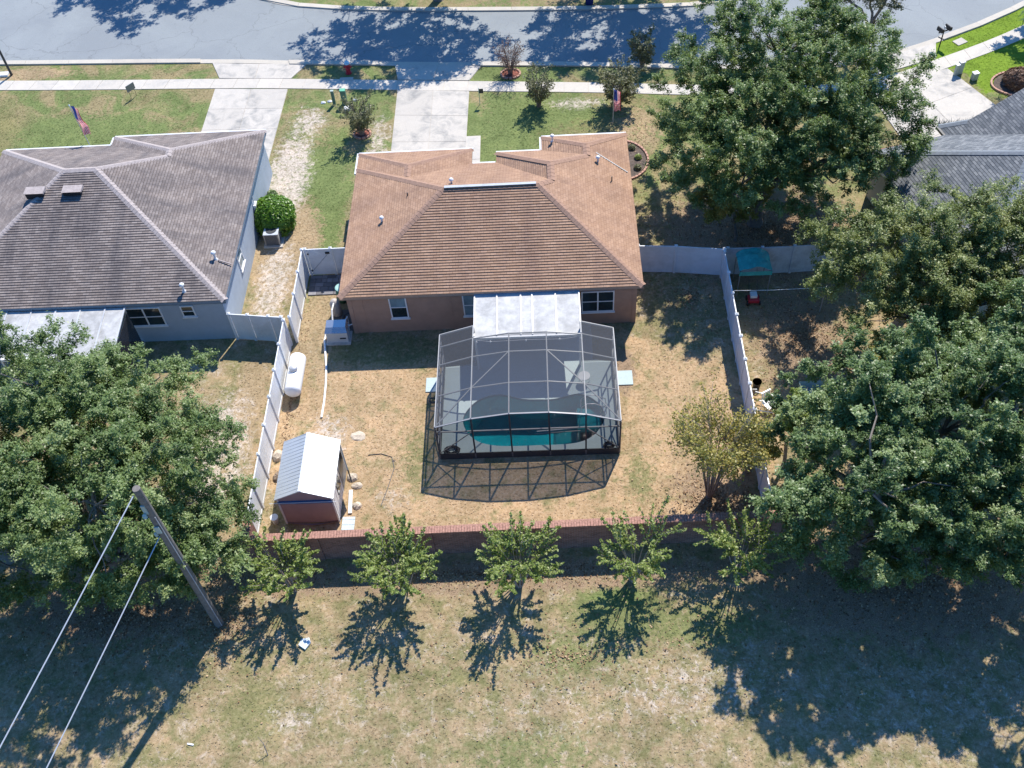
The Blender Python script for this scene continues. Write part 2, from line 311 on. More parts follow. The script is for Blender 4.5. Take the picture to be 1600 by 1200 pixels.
def cloth(name, c):
    mt, nt, b = nodemat(name); b.inputs['Base Color'].default_value = (*c, 1); b.inputs['Roughness'].default_value = .8
    tr = nt.nodes.new('ShaderNodeBsdfTranslucent'); tr.inputs[0].default_value = (*c, 1); mx = nt.nodes.new('ShaderNodeMixShader'); mx.inputs[0].default_value = .6
    nt.links.new(b.outputs[0], mx.inputs[1]); nt.links.new(tr.outputs[0], mx.inputs[2]); nt.links.new(mx.outputs[0], nt.nodes['Material Output'].inputs[0]); MATS[name] = mt; return mt
flagred = cloth('flag_red', (0.70, 0.015, 0.05))
flagwhite = cloth('flag_white', (0.72, 0.66, 0.66))
flagblue = cloth('flag_blue', (0.03, 0.05, 0.22))
car_paint = plain('silver_car_paint', (0.62, 0.64, 0.66), 0.25, metal=0.3, var=0.03)
dark_glass = plain('dark_window_glass', (0.022, 0.035, 0.040), 0.06, var=0.3, scale=1.2, spec=0.7)
curtain_glass = plain('curtained_glass', (0.20, 0.29, 0.33), 0.1, var=0.25, scale=2.0, spec=0.6)
wire_m = plain('cable_aluminium', (0.42, 0.45, 0.50), 0.4, metal=0.2, var=0.05)
ridge_brown = plain('ridge_brown', (0.33, 0.205, 0.145), 0.9, var=0.2, scale=7, bmp=0.4)
ridge_grey = plain('ridge_grey', (0.38, 0.33, 0.31), 0.9, var=0.2, scale=7, bmp=0.4)
ridge_slate = plain('ridge_slate', (0.21, 0.235, 0.26), 0.9, var=0.2, scale=7, bmp=0.4)

# ------------------------------------------------------------------ mesh builders
ORG = {}
def org(o): return ORG[o.name]
def setp(o, label=None, cat=None, group=None, kind=None):
    for k, v in (('label', label), ('category', cat), ('group', group), ('kind', kind)):
        if v: o[k] = v
    return o
def thing(name, loc, label, cat, group=None):
    o = bpy.data.objects.new(name, None); o.empty_display_size = 0.2; col.objects.link(o)
    o.location = loc; ORG[o.name] = Vector(loc); return setp(o, label, cat, group)
def link(me, name, mat, parent, loc=None):
    o = bpy.data.objects.new(name, me); col.objects.link(o)
    if mat is not None and not me.materials: me.materials.append(mat)
    if parent is not None:
        o.parent = parent; ORG[o.name] = ORG[parent.name]
    else:
        o.location = loc or (0, 0, 0); ORG[o.name] = Vector(loc or (0, 0, 0))
    return o
class MB:
    def __init__(s): s.v = []; s.f = []; s.uv = []; s.has_uv = False
    def add(s, vs, fs, uvs=None):
        n = len(s.v); s.v += [tuple(v) for v in vs]
        for i, f in enumerate(fs):
            s.f.append([n + k for k in f])
            s.uv.append(uvs[i] if uvs else None)
        if uvs: s.has_uv = True
        return s
    def box(s, c, d, rz=0.0, tilt=None):
        hx, hy, hz = d[0] / 2, d[1] / 2, d[2] / 2; vs = []
        M = Matrix.Rotation(rz, 3, 'Z')
        if tilt is not None: M = M @ tilt
        for z in (-hz, hz):
            for x, y in ((-hx, -hy), (hx, -hy), (hx, hy), (-hx, hy)): vs.append(M @ Vector((x, y, z)) + Vector(c))
        return s.add(vs, [(3, 2, 1, 0), (4, 5, 6, 7), (0, 1, 5, 4), (1, 2, 6, 5), (2, 3, 7, 6), (3, 0, 4, 7)])
    def bb(s, a, b):
        return s.box([(a[i] + b[i]) / 2 for i in range(3)], [abs(b[i] - a[i]) for i in range(3)])
    def tube(s, pts, rads, n=8, cap=True):
        pts = [Vector(p) for p in pts]
        if isinstance(rads, (int, float)): rads = [rads] * len(pts)
        vs = []
        for i, p in enumerate(pts):
            d = (pts[min(i + 1, len(pts) - 1)] - pts[max(i - 1, 0)]).normalized()
            a = d.cross(Vector((0, 0, 1)) if abs(d.z) < 0.9 else Vector((1, 0, 0))).normalized(); b = d.cross(a)
            for k in range(n):
                t = 2 * math.pi * k / n; vs.append(p + (a * math.cos(t) + b * math.sin(t)) * rads[i])
        fs = []
        for i in range(len(pts) - 1):
            for k in range(n):
                k2 = (k + 1) % n; fs.append((i * n + k, i * n + k2, (i + 1) * n + k2, (i + 1) * n + k))
        if cap: fs.append(tuple(range(n))); fs.append(tuple(reversed(range((len(pts) - 1) * n, len(pts) * n))))
        return s.add(vs, fs)
    def bar(s, a, b, w, h):
        """rectangular bar from a to b, width w across, height h"""
        a, b = Vector(a), Vector(b); d = (b - a).normalized()
        sd = d.cross(Vector((0, 0, 1)));
        if sd.length < 1e-4: sd = Vector((1, 0, 0))
        sd.normalize(); up = sd.cross(d).normalized(); vs = []
        for p in (a, b):
            for i, j in ((-1, -1), (1, -1), (1, 1), (-1, 1)): vs.append(p + sd * (w / 2 * i) + up * (h / 2 * j))
        return s.add(vs, [(0, 1, 2, 3), (7, 6, 5, 4), (0, 4, 5, 1), (1, 5, 6, 2), (2, 6, 7, 3), (3, 7, 4, 0)])
    def lathe(s, c, prof, n=16, axis='Z'):
        vs = []; c = Vector(c)
        for r, z in prof:
            for k in range(n):
                t = 2 * math.pi * k / n; p = (r * math.cos(t), r * math.sin(t), z)
                if axis == 'Y': p = (p[0], p[2], p[1])
                if axis == 'X': p = (p[2], p[0], p[1])
                vs.append(c + Vector(p))
        fs = [(i * n + k, i * n + (k + 1) % n, (i + 1) * n + (k + 1) % n, (i + 1) * n + k) for i in range(len(prof) - 1) for k in range(n)]
        fs.append(tuple(reversed(range(n)))); fs.append(tuple(range((len(prof) - 1) * n, len(prof) * n)))
        return s.add(vs, fs)
    def prism(s, poly, z0, z1, holes=()):
        loops = [list(poly)] + [list(h) for h in holes]
        tris = tessellate_polygon([[Vector((p[0], p[1], 0)) for p in l] for l in loops])
        flat = [p for l in loops for p in l]; n = len(flat)
        vs = [(p[0], p[1], z1) for p in flat] + [(p[0], p[1], z0) for p in flat]
        fs = []
        for t in tris:
            a, b, c = (flat[i] for i in t)
            cr = (b[0] - a[0]) * (c[1] - a[1]) - (b[1] - a[1]) * (c[0] - a[0])
            t = tuple(t) if cr > 0 else tuple(reversed(t))
            fs.append(t); fs.append(tuple(i + n for i in reversed(t)))
        k = 0
        for l in loops:
            area = sum(l[i][0] * l[(i + 1) % len(l)][1] - l[(i + 1) % len(l)][0] * l[i][1] for i in range(len(l)))
            outer = (k == 0)
            for i in range(len(l)):
                a, b = k + i, k + (i + 1) % len(l)
                f = (a + n, b + n, b, a)
                if (area > 0) != outer: f = tuple(reversed(f))
                fs.append(f)
            k += len(l)
        return s.add(vs, fs)
    def build(s, name, mat, parent=None, loc=None, smooth=False, bevel=0.0):
        o0 = org(parent) if parent is not None else Vector(loc or (0, 0, 0))
        me = bpy.data.meshes.new(name)
        me.from_pydata([(v[0] - o0.x, v[1] - o0.y, v[2] - o0.z) for v in s.v], [], s.f)
        if s.has_uv:
            ul = me.uv_layers.new(name='UVMap'); k = 0
            for f, uv in zip(s.f, s.uv):
                for j in range(len(f)):
                    ul.data[k].uv = uv[j] if uv else (0, 0); k += 1
        if smooth: me.polygons.foreach_set('use_smooth', [True] * len(me.polygons))
        me.update()
        o = link(me, name, mat, parent, tuple(o0) if parent is None else None)
        if bevel:
            bv = o.modifiers.new('bevel', 'BEVEL'); bv.width = bevel; bv.segments = 2; bv.limit_method = 'ANGLE'; bv.angle_limit = R(40)
        return o
def box_obj(name, c, d, mat, parent=None, rz=0.0, bevel=0.0):
    loc = None if parent is not None else (c[0], c[1], c[2] - d[2] / 2)
    return MB().box(c, d, rz).build(name, mat, parent, loc, bevel=bevel)
def copy_tree(o, parent=None, loc=None):
    c = o.copy(); col.objects.link(c); c.parent = parent
    if loc is not None: c.location = loc
    ORG[c.name] = Vector(c.location) if parent is None else ORG[parent.name]
    for ch in list(o.children): copy_tree(ch, c)
    return c
def smooth_poly(pts, sub=6, closed=True):
    n = len(pts); out = []
    rng = range(n) if closed else range(n - 1)
    for i in rng:
        if closed: p0, p1, p2, p3 = (pts[(i + k - 1) % n] for k in range(4))
        else: p0, p1, p2, p3 = (pts[min(max(i + k - 1, 0), n - 1)] for k in range(4))
        for j in range(sub):
            t = j / sub
            out.append(tuple(0.5 * (2 * p1[a] + (p2[a] - p0[a]) * t + (2 * p0[a] - 5 * p1[a] + 4 * p2[a] - p3[a]) * t * t + (3 * p1[a] - p0[a] - 3 * p2[a] + p3[a]) * t ** 3) for a in (0, 1)))
    if not closed: out.append(tuple(pts[-1][:2]))
    return out

# ------------------------------------------------------------------ ground, road, paths
POOL = smooth_poly([(-4.30, 28.85), (-4.15, 28.1), (-3.64, 27.5), (-2.88, 27.22), (-1.98, 27.14), (-.85, 27.14), (.65, 27.17), (1.45, 27.42), (1.98, 27.95), (2.26, 28.7),
                    (1.95, 29.5), (1.15, 30.03), (-.03, 29.78), (-.8, 29.78), (-1.58, 29.85), (-2.52, 30.15), (-3.3, 30.04), (-3.9, 29.6)], 5)
g = MB(); E_ = 320
for (x0, x1, y0, y1) in ((-E_, E_, -E_, 26.9), (-E_, E_, 30.6, E_), (-E_, -4.7, 26.9, 30.6), (2.5, E_, 26.9, 30.6)):
    g.add([(x0, y0, 0), (x1, y0, 0), (x1, y1, 0), (x0, y1, 0)], [(0, 1, 2, 3)])
setp(g.build('ground', MATS['lawn']), 'dry tan and green lawn ground under the yards and the field', kind='structure')

near = smooth_poly([(-75, 63.5), (-50, 61.3), (-36.35, 60.25), (-21.4, 59.2), (-15.3, 58.5), (-5.3, 57.5), (2, 56.85), (8, 56.1), (14, 55.5), (19, 55.6), (24.6, 57.5), (31.3, 61.2), (40, 68), (50, 80)], 6, False)
far = smooth_poly([(-75, 100), (-45, 92), (-30, 75), (-24, 69.2), (-19.7, 66.35), (-16.6, 65.05), (-10.7, 64.0), (-1.1, 63.1), (6, 62.7), (12, 62.8), (18, 65), (24, 70), (30, 80), (34, 95)], 6, False)
MB().prism(near + far[::-1], -0.05, 0.008).build('road', MATS['asphalt']).__setitem__('kind', 'structure')
def offset(pl, d):
    out = []
    for i, p in enumerate(pl):
        a, b = pl[max(i - 1, 0)], pl[min(i + 1, len(pl) - 1)]
        dx, dy = b[0] - a[0], b[1] - a[1]; L = math.hypot(dx, dy) or 1
        out.append((p[0] - dy / L * d, p[1] + dx / L * d))
    return out
def lerp_along(pl, s):
    for a, b in zip(pl, pl[1:]):
        L = math.hypot(b[0] - a[0], b[1] - a[1])
        if s <= L: t = s / L; return (a[0] + (b[0] - a[0]) * t, a[1] + (b[1] - a[1]) * t)
        s -= L
    return pl[-1]
def plen(pl): return sum(math.hypot(b[0] - a[0], b[1] - a[1]) for a, b in zip(pl, pl[1:]))
def slab_run(parent_name, label, pl, width, step, z, mat, base_mat, piece, gap=0.018, skip=(), gutter=False, lo=0.0, hi=1e9, slant=0.0):
    """a run of poured slabs between a polyline and its offset, each slab a part"""
    other = offset(pl, -width); L = plen(pl); L2 = plen(other)
    bm = MB(); 
    seg0 = [p for p in pl]; seg1 = [p for p in other]
    bm.prism(seg0 + seg1[::-1], -0.04, z * 0.35 + 0.002)
    root = bm.build(parent_name, base_mat); setp(root, label, kind='structure')
    n = int(L / step)
    for i in range(n):
        s0, s1 = i * step + gap / 2, (i + 1) * step - gap / 2
        a, b = lerp_along(pl, s0), lerp_along(pl, s1); k = L2 / L
        c, d = lerp_along(other, s1 * k + slant), lerp_along(other, s0 * k + slant)
        mx, my = (a[0] + c[0]) / 2, (a[1] + c[1]) / 2
        if not (lo < mx < hi): continue
        if any(u < mx < v for u, v in skip): continue
        zz = z + random.uniform(-.003, .003)
        MB().prism([d, c, b, a], 0.003, zz).build(piece, mat, root)
    return root
kerb_line = [p for p in near if -60 < p[0] < 42]
slab_run('kerb', 'pale concrete kerb along the near side of the road', kerb_line, 0.42, 3.0, 0.10, MATS['kerb_concrete'], MATS['kerb_concrete'], 'kerb_stone', 0.015, skip=((-21.7, -15.2), (-9.6, -3.9), (19.4, 24.6)), lo=-42, hi=36)
# dropped kerb in front of the driveways
kd = MB()
for x0, x1 in ((-21.5, -15.3), (-9.5, -4.0), (19.4, 24.6)):
    seg = [p for p in near if x0 - .6 < p[0] < x1 + .6]; oth = offset(seg, -0.42); kd.prism(seg + oth[::-1], 0.001, 0.042)
setp(kd.build('dropped_kerb', MATS['kerb_concrete']), 'flush concrete kerb sections at the driveway mouths', kind='structure')
fk = [p for p in far if -45 < p[0] < 22]
slab_run('kerb', 'pale concrete kerb along the far side of the road', fk[::-1], 0.42, 3.0, 0.10, MATS['kerb_concrete'], MATS['kerb_concrete'], 'kerb_stone', 0.015, lo=-26, hi=21)
walk_line = smooth_poly([(-60, 60.2), (-35.6, 58.0), (-21, 57.0), (-16.1, 56.6), (-4.6, 55.4), (3.3, 54.6), (9, 53.9), (15, 53.3), (20, 53.6), (24.3, 55.35), (30.5, 58.55), (40, 65)], 6, False)
slab_run('sidewalk', 'pale concrete sidewalk slabs running in front of the houses', walk_line, 1.02, 1.5, 0.034, MATS['sidewalk_concrete'], MATS['kerb_concrete'], 'slab', lo=-44, hi=36, slant=-0.35)

def driveway(label, quad, nx, ny, z, mat, extra=None):
    base = MB().prism(quad, -0.04, z * 0.5); root = base.build('driveway', MATS['kerb_concrete']); setp(root, label, kind='structure')
    A, B, C_, D_ = [Vector((*q, 0)) for q in quad]      # near-left, near-right, far-right, far-left
    for i in range(nx):
        for j in range(ny):
            u0, u1, v0, v1 = i / nx, (i + 1) / nx, j / ny, (j + 1) / ny
            P_ = lambda u, v: (A * (1 - u) + B * u) * (1 - v) + (D_ * (1 - u) + C_ * u) * v
            q = [P_(u0, v0), P_(u1, v0), P_(u1, v1), P_(u0, v1)]; c = sum(q, Vector()) / 4
            q = [p + (c - p).normalized() * 0.014 for p in q]
            MB().prism([(p.x, p.y) for p in q], 0.003, z + random.uniform(-.002, .002)).build('slab', mat, root)
    return root
DC = MATS['drive_concrete']
driveway('pale driveway slabs leading to the grey roofed house', [(-21.05, 47.4), (-16.4, 47.4), (-16.2, 55.5), (-20.94, 55.9)], 2, 4, 0.05, DC)
driveway('flared concrete apron of the left driveway', [(-20.87, 57.05), (-16.14, 56.62), (-15.31, 58.10), (-21.63, 58.78)], 2, 1, 0.05, DC)
driveway('pale driveway slabs leading to the brown roofed house', [(-9.12, 44.4), (-4.75, 44.4), (-4.64, 54.32), (-9.16, 54.86)], 2, 4, 0.05, DC)
driveway('flared concrete apron of the middle driveway', [(-9.22, 55.92), (-4.66, 55.46), (-3.93, 57.0), (-9.5, 57.5)], 2, 1, 0.05, DC)
driveway('pale driveway slabs leading to the slate roofed house', [(21.0, 44.2), (27.4, 48.2), (24.6, 54.3), (19.4, 52.35)], 2, 3, 0.05, DC)
driveway('concrete apron of the right driveway', [(19.2, 53.6), (24.2, 55.4), (24.62, 57.05), (19.3, 55.2)], 2, 1, 0.05, DC)
driveway('narrow front walk slabs beside the middle driveway', [(-4.72, 43.3), (-3.85, 43.3), (-3.85, 49.85), (-4.72, 49.85)], 1, 3, 0.056, MATS['sidewalk_concrete'])
driveway('concrete driveway slabs across the road', [(10.0, 63.4), (15.0, 63.6), (15.0, 72), (10.0, 72)], 2, 3, 0.05, DC)
driveway('small front porch slab of the slate roofed house', [(19.5, 44.3), (21.0, 44.6), (21.0, 46.0), (19.3, 45.4)], 1, 1, 0.06, MATS['sidewalk_concrete'])

# pavers by the gate
pr = thing('paver_patch', (-11.95, 37.95, 0), 'dark grey paver patch on the ground inside the white gate', 'pavers')
MB().bb((-12.66, 37.2, 0.0), (-10.2, 38.66, 0.012)).build('bedding', soil, pr)
y = 37.22
while y < 38.6:
    x = -12.65; row_h = 0.3 if int(y * 10) % 2 else 0.3
    while x < -10.3:
        w = random.choice((0.3, 0.45, 0.3, 0.6))
        hgt_ = random.choice((0.3, 0.3)); MB().bb((x + .012, y + .012, 0.012), (min(x + w, -10.2) - .012, min(y + row_h, 38.66) - .012, 0.05 + random.uniform(-.004, .006))).build('paver', MATS['paver_concrete'], pr, bevel=0.006)
        x += w
    y += row_h

# ------------------------------------------------------------------ house helper
def roof_face(mb, poly, eave_dir, course=0.143, t=0.03, cap_up=True):
    """shingle courses laid on one plane; poly is a list of 3D points, eave_dir the horizontal run of the eave"""
    P_ = [Vector(p) for p in poly]; u = Vector(eave_dir).normalized()
    nrm = Vector((0, 0, 0))
    for i in range(len(P_)): nrm += P_[i].cross(P_[(i + 1) % len(P_)])
    if nrm.z < 0: nrm = -nrm; P_.reverse()
    nrm.normalize(); v = nrm.cross(u).normalized()
    if v.z < 0: v = -v
    O = P_[0]; loc = [((p - O).dot(u), (p - O).dot(v)) for p in P_]
    vmin = min(q[1] for q in loc); vmax = max(q[1] for q in loc)
    def clip(pl, lim, keep_above):
        out = []
        for i in range(len(pl)):
            a, b = pl[i], pl[(i + 1) % len(pl)]
            ia = (a[1] >= lim) if keep_above else (a[1] <= lim); ib = (b[1] >= lim) if keep_above else (b[1] <= lim)
            if ia: out.append(a)
            if ia != ib:
                k = (lim - a[1]) / (b[1] - a[1]); out.append((a[0] + (b[0] - a[0]) * k, lim))
        return out
    n = int((vmax - vmin) / course) + 1
    for i in range(n):
        v0, v1 = vmin + i * course, vmin + (i + 1) * course
        pl = clip(clip(loc, v0, True), v1, False)
        if len(pl) < 3: continue
        vs = []; jit = random.uniform(-.002, .002)
        for q in pl:
            h = (t + jit) * (1 - (q[1] - v0) / course) + 0.004
            vs.append(O + u * q[0] + v * q[1] + nrm * h)
        # remap v so that the brick rows match the courses
        uv = [(q[0], q[1] - vmin) for q in pl]
        mb.add(vs, [tuple(range(len(vs)))], [uv])
        m_ = len(pl)
        for k in range(m_):
            a, b = pl[k], pl[(k + 1) % m_]
            if abs(a[1] - v0) < 1e-5 and abs(b[1] - v0) < 1e-5 and abs(a[0] - b[0]) > 1e-4:
                pa, pb = vs[k], vs[(k + 1) % m_]; dn = nrm * (t + .006)
                mb.add([pa, pa - dn, pb - dn, pb], [(0, 1, 2, 3)], [[(a[0], v0 - vmin)] * 4])
    # deck under the shingles
def caps(pairs, mat, parent, w=0.38, step=0.24):
    mb = MB()
    for a, b in pairs:
        a, b = Vector(a), Vector(b); L = (b - a).length; n = max(1, int(L / step)); d = (b - a) / n
        for i in range(n):
            p, q = a + d * i, a + d * (i + 1.12)
            s_ = d.cross(Vector((0, 0, 1))).normalized() * (w / 2)
            up0 = Vector((0, 0, 0.062)); up1 = Vector((0, 0, 0.050)); dn = Vector((0, 0, -0.08))
            mb.add([p + s_ + dn + up0, p + up0, p - s_ + dn + up0, q + s_ + dn + up1, q + up1, q - s_ + dn + up1],
                   [(0, 1, 4, 3), (1, 2, 5, 4), (0, 3, 5, 2)])
    o = mb.build('ridge_cap', mat, parent); o['kind'] = 'stuff'; return o
def window(wall_y=None, wall_x=None, a0=0, a1=1, z0=1, z1=2, parent=None, side=-1, cols=1, rows=2, glass=dark_glass, gl2=None):
    """window in a wall: frame ring, glass panes, mullions, all a few cm proud or recessed"""
    t = 0.06; dp = 0.05
    def bx(mb, p, q, r, s, d0, d1):
        if wall_y is not None: mb.bb((p, wall_y + side * d0, r), (q, wall_y + side * d1, s))
        else: mb.bb((wall_x + side * d0, p, r), (wall_x + side * d1, q, s))
    f = MB(); bx(f, a0, a1, z0, z0 + t, .0, dp); bx(f, a0, a1, z1 - t, z1, .0, dp); bx(f, a0, a0 + t, z0 + t, z1 - t, .0, dp); bx(f, a1 - t, a1, z0 + t, z1 - t, .0, dp)
    wf = f.build('window', white, parent)
    cw = (a1 - a0 - 2 * t) / cols; rh = (z1 - z0 - 2 * t) / rows
    for i in range(cols):
        for j in range(rows):
            pm = MB(); xa = a0 + t + i * cw; za = z0 + t + j * rh
            bx(pm, xa, xa + cw, za, za + rh, .004, .016); pm.build('pane', (gl2 if (gl2 and j == rows - 1) else glass), wf)
    mm = MB()
    for i in range(1, cols): xa = a0 + t + i * cw; bx(mm, xa - .035, xa + .035, z0 + t, z1 - t, .017, dp - .004)
    for j in range(1, rows): za = z0 + t + j * rh; bx(mm, a0 + t, a1 - t, za - .022, za + .022, .018, dp - .008)
    mm.build('mullion', white, wf)
    sl = MB(); bx(sl, a0 - .05, a1 + .05, z0 - .07, z0 - .004, .0, .09); sl.build('sill', white, wf)
    return wf
def vent_pipe(p, parent, h=0.35, r=0.055, mat=white, hood=False):
    mb = MB(); mb.tube([(p[0], p[1], p[2] - .1), (p[0], p[1], p[2] + h)], r, 10)
    if hood: mb.lathe((p[0], p[1], p[2] + h - .05), [(r * 1.1, 0), (r * 2.3, .02), (r * 2.3, .06), (r * 1.4, .12), (.005, .14)], 12)
    mb.lathe((p[0], p[1], p[2] - .02), [(r * 2.4, -.06), (r * 1.3, .06)], 10)
    return mb.build('vent_pipe', mat, parent, smooth=False)
def eave_box(outline, z0, z1, mat, parent, name='fascia', t=0.05):
    mb = MB(); n = len(outline)
    for i in range(n):
        a, b = Vector((*outline[i], 0)), Vector((*outline[(i + 1) % n], 0)); d = (b - a).normalized(); q = Vector((-d.y, d.x, 0)) * t
        # boards butt at corners: each runs corner to corner minus the thickness of the next
        p0, p1 = a, b
        mb.add([(p0.x, p0.y, z0), (p1.x, p1.y, z0), (p1.x + q.x, p1.y + q.y, z0), (p0.x + q.x, p0.y + q.y, z0),
                (p0.x, p0.y, z1), (p1.x, p1.y, z1), (p1.x + q.x, p1.y + q.y, z1), (p0.x + q.x, p0.y + q.y, z1)], [(0, 1, 5, 4)])
    mb.build(name, mat, parent)
    MB().prism(outline, z0 - 0.001, z0 + 0.02).build('soffit', mat, parent)

# ------------------------------------------------------------------ main house
H1 = thing('house', (-2.9, 40, 0), 'single storey tan house with brown shingle hip roof behind the pool cage', 'house')
W, E, e = -10.18, 4.36, 2.9
R1, R2 = (-5.1, 39.15, 5.15), (-.44, 39.15, 5.16)
GA, GB = (-7.2, 42.5, 3.95), (-7.2, 41.58, 3.95)
AA, AB = (.2, 41.1, 4.86), (.2, 39.74, 4.86)
BA, BB = (2.1, 43.55, 3.964), (2.1, 42.66, 3.964)
rf = MB()
roof_face(rf, [(W, 34.15, e), (E, 34.15, e), R2, R1], (1, 0, 0))
roof_face(rf, [(W, 34.15, e), R1, (W, 43.7, e)], (0, 1, 0))
roof_face(rf, [(W, 43.7, e), R1, R2, AB, (-2.67, 43.7, e), (-4.0, 43.7, e), GB], (1, 0, 0))
roof_face(rf, [(W, 43.7, e), GB, GA, (W, 44.95, e)], (0, 1, 0))
roof_face(rf, [(W, 44.95, e), GA, (-4.0, 44.95, e)], (1, 0, 0))
roof_face(rf, [(-4.0, 44.95, e), GA, GB, (-4.0, 43.7, e)], (0, 1, 0))
roof_face(rf, [(-2.67, 43.7, e), AB, AA, (-2.67, 44.55, e)], (0, 1, 0))
roof_face(rf, [(-2.67, 44.55, e), AA, BB, (-.24, 44.55, e)], (1, 0, 0))
roof_face(rf, [(-.24, 44.55, e), BB, BA, (-.24, 45.7, e)], (0, 1, 0))
roof_face(rf, [(-.24, 45.7, e), BA, (E, 45.7, e)], (1, 0, 0))
roof_face(rf, [(E, 34.15, e), (E, 45.7, e), BA, BB, AA, AB, R2], (0, 1, 0))
roof1 = rf.build('roof', MATS['brown_shingle'], H1)
caps([((W, 34.15, e), R1), ((E, 34.15, e), R2), (R1, R2), ((W, 43.7, e), R1), (R2, AB), (AB, AA), ((W, 44.95, e), GA), ((-4, 44.95, e), GA), (GB, GA),
      ((-2.67, 44.55, e), AA), (BB, AA), (BB, BA), ((-.24, 45.7, e), BA), ((E, 45.7, e), BA)], ridge_brown, roof1)
rv = MB(); rv.bar((-5.05, 39.15, 5.23), (-.55, 39.15, 5.24), 0.16, 0.025); rv.build('ridge_vent', grey_vinyl, roof1)
rv = MB(); rv.bb((-5.05, 39.03, 5.10), (-.55, 39.06, 5.21)); rv.build('ridge_vent_baffle', black, roof1)
out1 = [(W, 34.15), (E, 34.15), (E, 45.7), (-.24, 45.7), (-.24, 44.55), (-2.67, 44.55), (-2.67, 43.7), (-4.0, 43.7), (-4.0, 44.95), (W, 44.95)]
eave_box(out1, 2.70, e + .012, fascia_tan, H1)
gt = MB()   # white drip edge / gutter on the street side and the left rake
for a, b in (((-.24, 45.76), (E, 45.76)), ((-2.7, 44.61), (-.3, 44.61)), ((-3.94, 43.76), (-2.73, 43.76)), ((W, 45.01), (-3.94, 45.01)), ((-.30, 44.6), (-.30, 45.7)), ((W - .05, 43.3), (W - .05, 45.0))):
    gt.bar((*a, 2.87), (*b, 2.87), 0.10, 0.11)
gt.build('gutter', gutter_m, H1)
wall1 = MB().prism([(-9.9, 34.5), (4.08, 34.5), (4.08, 45.4), (.05, 45.4), (.05, 44.25), (-2.37, 44.25), (-2.37, 43.4), (-4.3, 43.4), (-4.3, 44.65), (-9.9, 44.65)], 0, 2.70).build('wall', stucco_tan, H1)
for a_, b_ in ((-9.93, -9.72), (3.9, 4.11)): MB().bb((a_, 34.47, 0), (b_, 34.497, 2.69)).build('corner_board', stucco_tan, H1)
for a_ in (-9.2, -4.9): MB().bb((a_, 34.485, 0), (a_ + .03, 34.497, 2.69)).build('control_joint', stucco_tan, H1)
window(wall_y=34.5, a0=-7.9, a1=-7.04, z0=1.0, z1=2.5, parent=H1, gl2=curtain_glass)
window(wall_y=34.5, a0=-4.32, a1=-3.5, z0=0.96, z1=2.45, parent=H1, glass=curtain_glass)
window(wall_y=34.5, a0=1.44, a1=3.03, z0=0.9, z1=2.32, parent=H1, cols=2)
dr = MB(); dr.bb((-2.9, 34.44, 0.1), (-1.1, 34.49, 2.15)); dd = dr.build('door', white, H1)
dg = MB(); dg.bb((-2.8, 34.42, 0.2), (-2.05, 34.436, 2.05)); dg.bb((-1.95, 34.42, 0.2), (-1.2, 34.436, 2.05)); dg.build('pane', dark_glass, dd)
window(wall_x=4.08, a0=37.5, a1=38.5, z0=1.0, z1=2.3, parent=H1, side=1)
gd = MB(); gd.bb((-9.2, 44.66, 0.05), (-4.9, 44.70, 2.2)); gd.build('garage_door', white, H1)
for p, h, hd in (((-4.75, 39.9, 4.75), .3, True), ((-8.28, 38.51, 3.65), .35, True), ((-.4 + .75, 44.95, 3.2), .35, True), ((2.65, 42.4, 3.62), .4, True), ((3.3, 41.2, 3.35), .35, False), ((-7.0, 39.7, 4.2), .3, False)):
    vent_pipe(p, roof1, h, 0.05 if hd else 0.03, white if hd else dark_metal, hd)
ma = MB(); ma.bar((4.2, 42.3, 3.02), (2.6, 43.1, 3.75), 0.05, 0.04); ma.build('antenna_mount', grey_metal, roof1)
el = MB(); el.lathe((-9.05, 34.42, 2.62), [(.03, -.03), (.06, 0), (.03, .05)], 8); el.build('eave_lamp', white, H1)
ab = MB(); ab.bb((-10.16, 36.4, .9), (-9.91, 36.9, 1.7)); ab.build('meter_box', grey_metal, H1)
setp(H1)

# ------------------------------------------------------------------ left house
H2 = thing('house', (-23, 41, 0), 'grey blue stucco house with weathered grey hip roof left of the main house', 'house')
W2, E2, e2 = -30.6, -15.75, 2.8
L1, L2 = (-24.75, 41.75, 5.25), (-23.1, 41.75, 5.27)
WA, WB = (-20.1, 44.35, 4.25), (-20.1, 43.82, 4.25)
rf = MB()
roof_face(rf, [(W2, 34.4, e2), (E2, 34.4, e2), L2, L1], (1, 0, 0))
roof_face(rf, [(W2, 34.4, e2), L1, (-30.6, 46.85, e2)], (0, 1, 0))
roof_face(rf, [(-30.6, 46.85, e2), L1, L2, WB, (-24.4, 46.85, e2)], (1, 0, 0))
roof_face(rf, [(-24.4, 46.85, e2), WB, WA, (-24.4, 47.6, e2)], (0, 1, 0))
roof_face(rf, [(-24.4, 47.6, e2), WA, (E2, 47.6, e2)], (1, 0, 0))
roof_face(rf, [(E2, 34.4, e2), (E2, 47.6, e2), WA, WB, L2], (0, 1, 0))
roof2 = rf.build('roof', MATS['grey_shingle'], H2)
caps([((W2, 34.4, e2), L1), ((E2, 34.4, e2), L2), (L1, L2), ((-30.6, 46.85, e2), L1), (WB, L2), (WB, WA), ((-24.4, 47.6, e2), WA), ((E2, 47.6, e2), WA)], ridge_grey, roof2)
out2 = [(W2, 34.4), (E2, 34.4), (E2, 47.6), (-24.4, 47.6), (-24.4, 46.85), (-30.5, 46.85)]
eave_box(out2, 2.6, e2 + .012, fascia_blue, H2)
gt = MB()
for a, b in (((-30.5, 46.91), (-24.46, 46.91)), ((-24.46, 46.95), (-24.46, 47.6)), ((-24.4, 47.66), (E2, 47.66))): gt.bar((*a, 2.77), (*b, 2.77), 0.10, 0.11)
